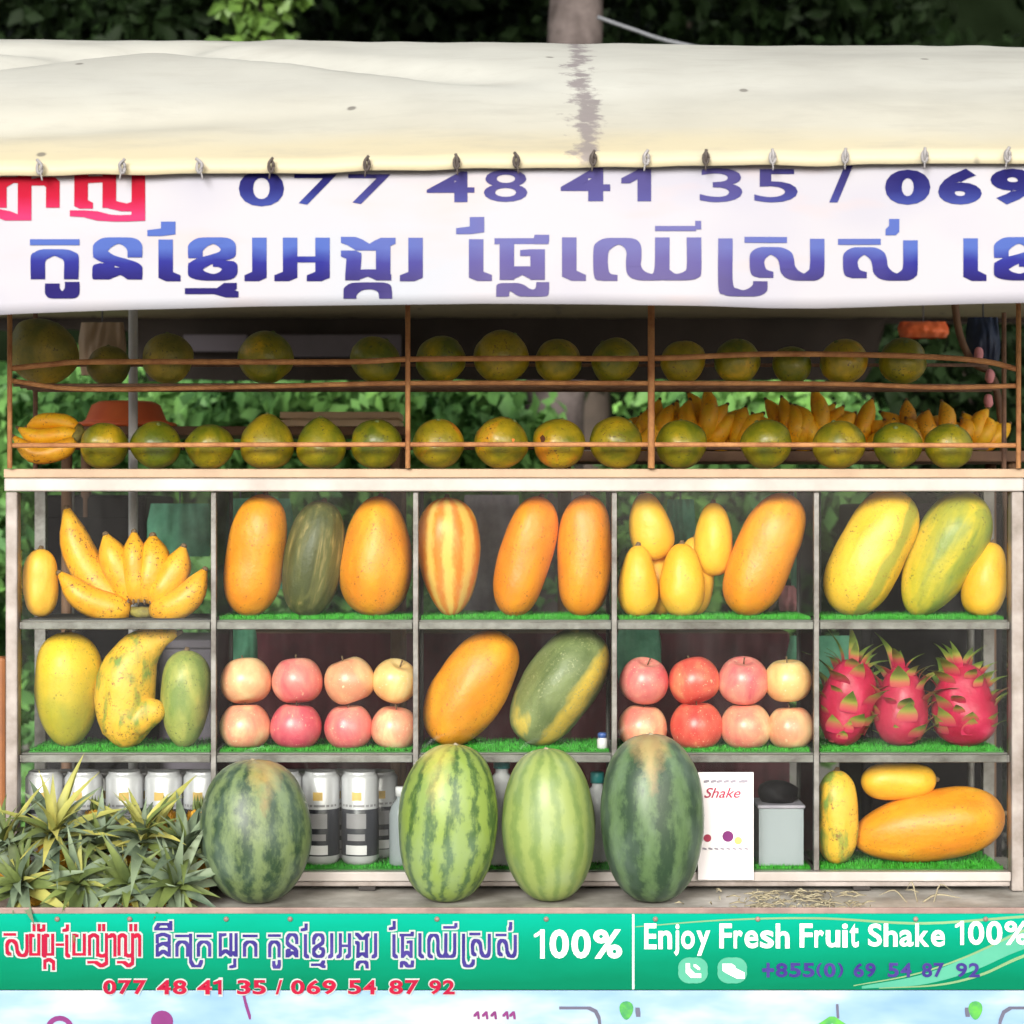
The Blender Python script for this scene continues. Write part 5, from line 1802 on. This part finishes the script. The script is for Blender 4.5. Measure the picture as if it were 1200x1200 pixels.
# small things on the same shelf
def bottle(px, Hp, Wp, Y, capm, lab, bodym='white_pl'):
    s_ = S(Y)
    x = at(px, 900, Y).x
    r, H = Wp * s_ / 2, Hp * s_
    rt = root('bottle', (x, Y, fl3), lab, 'bottle')
    v, f = lathe([(r * 0.85, 0), (r, 0.004), (r, H * 0.66), (r * 0.8, H * 0.76), (r * 0.38, H * 0.84), (r * 0.38, H * 0.9)], 20)
    kid('body', [Vector(p) + rt.location for p in v], f, M[bodym], rt, True)
    v, f = lathe([(r * 0.48, H * 0.88), (r * 0.48, H * 0.99), (r * 0.42, H)], 14)
    kid('cap', [Vector(p) + rt.location for p in v], f, M[capm], rt, True)


bottle(588, 128, 40, 0.06, 'teal', 'white bottle with teal cap half seen between the two light watermelons')
bottle(700, 104, 34, 0.10, 'teal', 'white bottle with teal cap half hidden left of the tallest watermelon')
bottle(470, 92, 28, 0.05, 'white_pl', 'cloudy bottle just left of the striped watermelon', 'cloudy')
# white knob on the middle shelf
p = at(706, 862, 0.03)
rt = root('jar', (p.x, 0.04, fl2), 'tiny white lidded jar at the right of the large green mango', 'jar')
v, f = lathe([(0.007, 0), (0.010, 0.003), (0.010, 0.018), (0.008, 0.022)], 14)
kid('body', [Vector(q) + rt.location for q in v], f, M['white_pl'], rt, True)
v, f = lathe([(0.0085, 0.0222), (0.0085, 0.030), (0.006, 0.032)], 14)
kid('lid', [Vector(q) + rt.location for q in v], f, M['blue'], rt, True)

# price card in front of the glass
cd = root('card', at(851, 1030, -0.02), 'white menu card with red script leaning on the glass beside the tallest watermelon', 'card')
a, b_ = at(818, 905, -0.02), at(883, 1031, -0.02)
v, f = box(a.x, b_.x, -0.020, -0.0175, b_.z, a.z, 0.0)
kid('sheet', v, f, M['paper'], cd)
L = Letters(-0.02)
for x in (826, 834, 841, 849, 857, 867, 871):
    L.stroke([(x, 916), (x + 4, 915)], 2.6, 2.6)
for x in range(824, 876, 7):
    L.stroke([(x, 994), (x + 3, 995)], 2, 1.6)
L.build('small_print', 'grey_print', cd)
L = Letters(-0.02)
L.text('Shake', 825, 868, 923, 935, 0.012, 0.0, 0.35)
circ(L, 829, 982, 0, 4.5, 0.0013)
L.build('script', 'pink_print', cd)
L = Letters(-0.02)
circ(L, 853, 980, 0, 6.5, 0.0013)
L.build('fruit_picture', 'purple_print', cd)
L = Letters(-0.02)
circ(L, 865, 985, 0, 4.5, 0.0013)
L.build('fruit_picture', 'gold', cd)

# cloudy storage box with things on it
a, b_ = at(888, 946, 0.06), at(940, 1012, 0.06)
rt = root('storage_box', (a.x, 0.06, fl3), 'cloudy clear plastic box behind the white card', 'box')
zt = a.z
for nm, bb_ in (('side', (a.x, b_.x, 0.04, 0.043, fl3, zt)), ('side', (a.x, b_.x, 0.137, 0.14, fl3, zt)), ('side', (a.x, a.x + 0.003, 0.0435, 0.1365, fl3, zt)), ('side', (b_.x - 0.003, b_.x, 0.0435, 0.1365, fl3, zt))):
    v, f = box(*bb_)
    kid(nm, v, f, M['cloudy'], rt)
v, f = box(a.x - 0.003, b_.x + 0.003, 0.036, 0.144, zt + 0.0005, zt + 0.007, 0.002)
kid('lid', v, f, M['grey_soft'], rt)
v, f = box(a.x + 0.008, b_.x - 0.008, 0.05, 0.13, fl3 + 0.002, zt - 0.03)
kid('contents', v, f, M['slate'], rt)
bz = zt + 0.0075
rt = root('bag', (a.x + 0.04, 0.09, bz), 'crumpled dark bag lying on the cloudy box', 'bag')
v, f = body(0.05, 0.075, 'oval', 20, 14, 0.16, seed=4)
v = [Vector((p.x, p.y, max(p.z, -0.015) + 0.015)) + rt.location for p in v]
kid('cloth', v, f, M['black'], rt, True)

# straw scraps on the right of the counter
st = root('straw', (at(950, 1050, -0.1).x, -0.1, LZ), 'tan dried husk scraps lying on the counter below the right compartments', 'straw')
rng = random.Random(3)
parts = []
for i in range(170):
    px = rng.gauss(935, 45)
    y = rng.uniform(-0.235, -0.03)
    p = Vector((at(px, 1050, y).x, y, LZ + 0.002 + rng.random() * 0.004))
    a = rng.uniform(0, math.tau)
    l_ = rng.uniform(0.012, 0.04)
    q = p + Vector((math.cos(a) * l_, math.sin(a) * l_ * 0.6, rng.uniform(-0.001, 0.006)))
    q.y = min(max(q.y, -0.243), -0.02)
    parts.append(tube([p, (p + q) / 2 + Vector((0, 0, 0.003)), q], [0.0012, 0.0022, 0.0008], 4, True, 0.4))
v, f = join(parts)
o = kid('husks', v, f, M['straw'], st, True)
o['kind'] = 'stuff'
# loose grass tufts
gx = root('leaf_sprig', (at(1075, 1052, -0.12).x, -0.12, LZ), 'thin green sprig lying on the counter at the lower right', 'sprig')
parts = []
for dx, dz, dxx in ((0, 0.035, -0.02), (0.03, 0.03, 0.035), (0.01, 0.012, 0.07), (-0.02, 0.02, -0.05)):
    b = gx.location + Vector((dx, 0, 0.001))
    parts.append(tube(spline([b, b + Vector((dxx * 0.4, 0.01, dz)), b + Vector((dxx, 0.0, dz * 0.6))], 7), [0.0018, 0.0022, 0.0025, 0.0024, 0.002, 0.0012, 0.0006], 5, True, 0.3))
v, f = join(parts)
kid('blade', v, f, M['straw'], gx, True)

# ------------------------------------------------------------ things inside the stall, seen through the case
tb = root('work_table', (0, 1.2, 0), 'work table under a maroon cloth inside the stall behind the case', 'table')
TZ = at(600, 742, 0.95).z
V, F = [], []
x0, x1 = at(282, 700, 0.95).x, at(925, 700, 0.95).x
n_ = 90
for i in range(n_ + 1):
    x = x0 + (x1 - x0) * i / n_
    for j in range(9):
        z = TZ - (TZ - 0.15) * j / 8
        V.append(Vector((x, 0.95 + 0.018 * (j / 8) * math.sin(i * 0.9) + 0.006 * math.sin(i * 2.3), z)))
for i in range(n_):
    for j in range(8):
        a = i * 9 + j
        F.append((a, a + 9, a + 10, a + 1))
kid('cloth', V, F, M['maroon'], tb, True)
v, f = box(x0, x1, 0.96, 1.5, TZ - 0.03, TZ + 0.002, 0.002)
kid('table_top', v, f, M['brown_wood'], tb)
for x in (x0 + 0.04, x1 - 0.04):
    for y in (1.0, 1.46):
        v, f = box(x - 0.02, x + 0.02, y - 0.02, y + 0.02, 0, TZ - 0.0305)
        kid('leg', v, f, M['brown_wood'], tb)


def tbox(name, cat, lab, x0, x1, y0, y1, Y, dep, m_, extra=None, to_floor=False):
    a, b_ = at(x0, y0, Y), at(x1, y1, Y)
    zb_ = 0 if to_floor else b_.z
    rt = root(name, ((a.x + b_.x) / 2, Y + dep / 2, zb_), lab, cat)
    v, f = box(a.x, b_.x, Y, Y + dep, zb_, a.z, 0.008)
    kid('body', v, f, M[m_], rt)
    if extra == 'lid':
        v, f = box(a.x - 0.006, b_.x + 0.006, Y - 0.006, Y + dep + 0.006, a.z + 0.0005, a.z + 0.02, 0.004)
        kid('lid', v, f, M[m_], rt)
    elif extra == 'door':
        v, f = box(a.x + 0.02, b_.x - 0.02, Y - 0.012, Y - 0.001, zb_ + 0.06, a.z - 0.05, 0.003)
        kid('door', v, f, M[m_], rt)
        v, f = box(b_.x - 0.045, b_.x - 0.035, Y - 0.03, Y - 0.0125, (zb_ + a.z) / 2, (zb_ + a.z) / 2 + 0.12, 0.002)
        kid('handle', v, f, M['steel'], rt)
    return rt


tbox('fridge', 'fridge', 'black cabinet fridge standing behind the bananas in the left compartment', 46, 171, 580, 1000, 0.8, 0.4, 'black', 'door', True)
tbox('cool_box', 'box', 'dark cool box on the ground behind the cans', 186, 268, 760, 1000, 0.9, 0.3, 'slate', 'lid', True)
tbox('cupboard', 'cupboard', 'dark brown cupboard behind the dragon fruits at the right', 1010, 1175, 590, 1000, 0.9, 0.35, 'black', 'door', True)


def tarp_piece(name, cat, lab, x0, x1, y0, y1, Y, m_, seed):
    """a hanging net or bag with folds, gathered at its top on a hook line"""
    rt = root(name, at((x0 + x1) / 2, y0, Y), lab, cat)
    V, F = [], []
    n_, k_ = 22, 14
    for side in (0, 1):
        for i in range(n_ + 1):
            for j in range(k_ + 1):
                u, t_ = i / n_ * 2 - 1, j / k_
                wd = 0.88 + 0.12 * math.sin(math.pi * t_) + 0.04 * mnoise.noise(Vector((seed, t_ * 3, 0)))
                th = 0.035 * math.sqrt(max(0.0, 1 - u * u)) * (0.25 + math.sin(math.pi * min(1, t_ * 0.9)))
                p = at((x0 + x1) / 2 + u * wd * (x1 - x0) / 2, y0 + (y1 - y0) * t_, Y)
                p.y += (th if side else -th) + 0.012 * mnoise.noise(Vector((u * 4 + seed, t_ * 2, side)))
                V.append(p)
    m2 = (n_ + 1) * (k_ + 1)
    for side in (0, 1):
        for i in range(n_):
            for j in range(k_):
                a = side * m2 + i * (k_ + 1) + j
                F.append((a, a + k_ + 1, a + k_ + 2, a + 1))
    kid('net', V, F, M[m_], rt, True)
    c_ = at((x0 + x1) / 2, y0, Y)
    v, f = tube([c_ + Vector((0, 0, -0.005)), (c_.x, Y, 2.33 - 0.15 * max(0, Y - 0.4) if y0 < 500 else HRZ - 0.004)], 0.002, 5)
    kid('cord', v, f, M['wire'], rt, True)
    return rt


HRZ = at(600, 571, 0.72).z
hr = root('hanging_rail', (0, 0.72, 0), 'thin metal rail on two stands from which the bags hang behind the case', 'rail')
v, f = tube([(-0.98, 0.72, HRZ), (1.02, 0.72, HRZ)], 0.004, 8)
kid('bar', v, f, M['steel'], hr, True)
for x_ in (-0.975, 1.015):
    v, f = tube([(x_, 0.72, 0), (x_, 0.72, HRZ)], 0.008, 8)
    kid('stand', v, f, M['steel'], hr, True)
tarp_piece('net_bag', 'bag', 'green net bag hanging behind the right half of the banana compartment', 172, 250, 590, 652, 0.72, 'mint', 1)
tarp_piece('net_bag', 'bag', 'green net bag hanging behind the first leaning papaya', 255, 345, 584, 690, 0.72, 'mint', 2)
tarp_piece('net_bag', 'bag', 'grey plastic bag hanging behind the striped melon', 540, 612, 580, 715, 0.72, 'grey_soft', 3)
tarp_piece('net_bag', 'bag', 'green net bag hanging between the top mangoes', 780, 815, 585, 650, 0.72, 'mint', 4)
tarp_piece('net_bag', 'bag', 'green net bag hanging at the right of the big leaning papaya', 926, 956, 585, 690, 0.72, 'mint', 5)
tarp_piece('net_bag', 'bag', 'pale mint bag hanging above the first left apple', 262, 302, 738, 800, 0.72, 'mint', 6)
tarp_piece('net_bag', 'bag', 'pale mint bag hanging above the first right apple', 722, 775, 738, 800, 0.72, 'mint', 7)
tarp_piece('net_bag', 'bag', 'mint green bag hanging behind the leftmost dragon fruit', 922, 1000, 745, 800, 0.72, 'mint', 8)
tarp_piece('bag', 'bag', 'small reddish brown bag behind the foot of the large leaning papaya', 912, 948, 686, 716, 0.72, 'pinkp', 14)
tarp_piece('bag', 'bag', 'navy blue bag in place of a person-like shape, hanging under the roof at the far right above the rack', 1132, 1172, 372, 428, 0.55, 'navy', 9)  # bag added in place of a dark blue person-like shape
tarp_piece('bag', 'bag', 'pinkish brown bag hanging under the roof right of the upper oranges', 1052, 1112, 377, 396, 1.2, 'red_plastic', 10)
# added pole and pink lumps in place of an arm-like shape
pp = root('stand_in_pole', at(1118, 372, 0.5), 'slanting brown pole with pink lumps in place of an arm-like shape at the upper right under the roof', 'pole')
v, f = tube(spline([at(1117, 340, 0.5), at(1124, 390, 0.5), at(1140, 425, 0.5), at(1166, 448, 0.5), at(1178, 560, 0.5), at(1180, 700, 0.5)], 16), 0.008, 9)
kid('shaft', v, f, M['brown_wood'], pp, True)
for (px, py) in ((1147, 415), (1160, 441), (1158, 470)):
    p = at(px, py, 0.48)
    v, f = body(0.03, 0.02, 'oval', 12, 10, 0.1, seed=px)
    kid('tag', [q + p for q in v], f, M['pinkp'], pp, True)
# basin and pale crate top behind the lower oranges
a = at(140, 478, 0.62)
bs = root('basin', (a.x, 0.7, at(140, 500, 0.62).z), 'orange red plastic basin turned over behind the first lower oranges', 'basin')
v, f = lathe([(0.10, 0.0), (0.105, 0.008), (0.088, 0.018), (0.075, 0.05), (0.06, 0.058)], 28)
kid('shell', [Vector(p) + bs.location for p in v], f, M['red_plastic'], bs, True)
v, f = lathe([(0.106, 0.0), (0.111, 0.003), (0.111, 0.009), (0.107, 0.0115)], 28)
kid('rim', [Vector(p) + bs.location for p in v], f, M['red_plastic'], bs, True)
sh2 = root('back_shelf', (a.x + 0.2, 0.7, 0), 'plank shelf on thin legs behind the rack holding red basin and pale crate', 'shelf')
zz2 = at(140, 500, 0.62).z
v, f = box(a.x - 0.13, a.x + 0.62, 0.58, 0.83, zz2 - 0.02, zz2 - 0.0005, 0.002)
kid('plank', v, f, M['brown_wood'], sh2)
for x in (a.x - 0.11, a.x + 0.6):
    for y in (0.6, 0.81):
        v, f = tube([(x, y, 0), (x, y, zz2 - 0.02)], 0.012, 8)
        kid('leg', v, f, M['brown_wood'], sh2, True)
x0, x1 = at(328, 480, 0.62).x, at(468, 480, 0.62).x
cr_ = root('crate', ((x0 + x1) / 2, 0.7, zz2), 'pale wooden crate behind the orange streaked lower oranges', 'crate')
zt2 = at(328, 481, 0.62).z
nsl = 2
for j in range(nsl):
    h0 = zz2 + 0.001 + (zt2 - zz2) * j / nsl
    h1 = zz2 + (zt2 - zz2) * (j + 1) / nsl - 0.003
    for (yy0, yy1) in ((0.62, 0.628), (0.792, 0.80)):
        v, f = box(x0, x1, yy0, yy1, h0, h1, 0.001)
        kid('slat', v, f, M['pale_wood'], cr_)
    for xx in (x0, x1 - 0.008):
        v, f = box(xx, xx + 0.008, 0.6285, 0.7915, h0, h1, 0.001)
        kid('slat', v, f, M['pale_wood'], cr_)
# pale pole at the upper left and orange post beside the case
pl = root('pole', at(156, 370, 0.4), 'white painted pole behind the upper left oranges', 'pole')
x = at(156, 400, 0.4).x
v, f = tube([(x, 0.4, 0), (x, 0.4, 2.36)], 0.0095, 12)
kid('shaft', v, f, M['white_pl'], pl, True)
v, f = lathe([(0.03, 0), (0.03, 0.006), (0.012, 0.012)], 16)
kid('foot', [Vector((p[0] + x, p[1] + 0.4, p[2])) for p in v], f, M['white_pl'], pl, True)
tbox('wood_post', 'post', 'orange brown wooden post at the left edge beside the case', -24, 7, 770, 1020, 0.02, 0.04, 'orange_wood', None, True)
a = at(118, 382, 0.75)
tarp_piece('bag', 'bag', 'pinkish tan sack hanging behind the brownish upper left orange', 92, 148, 378, 440, 0.75, 'frame_tan', 12)
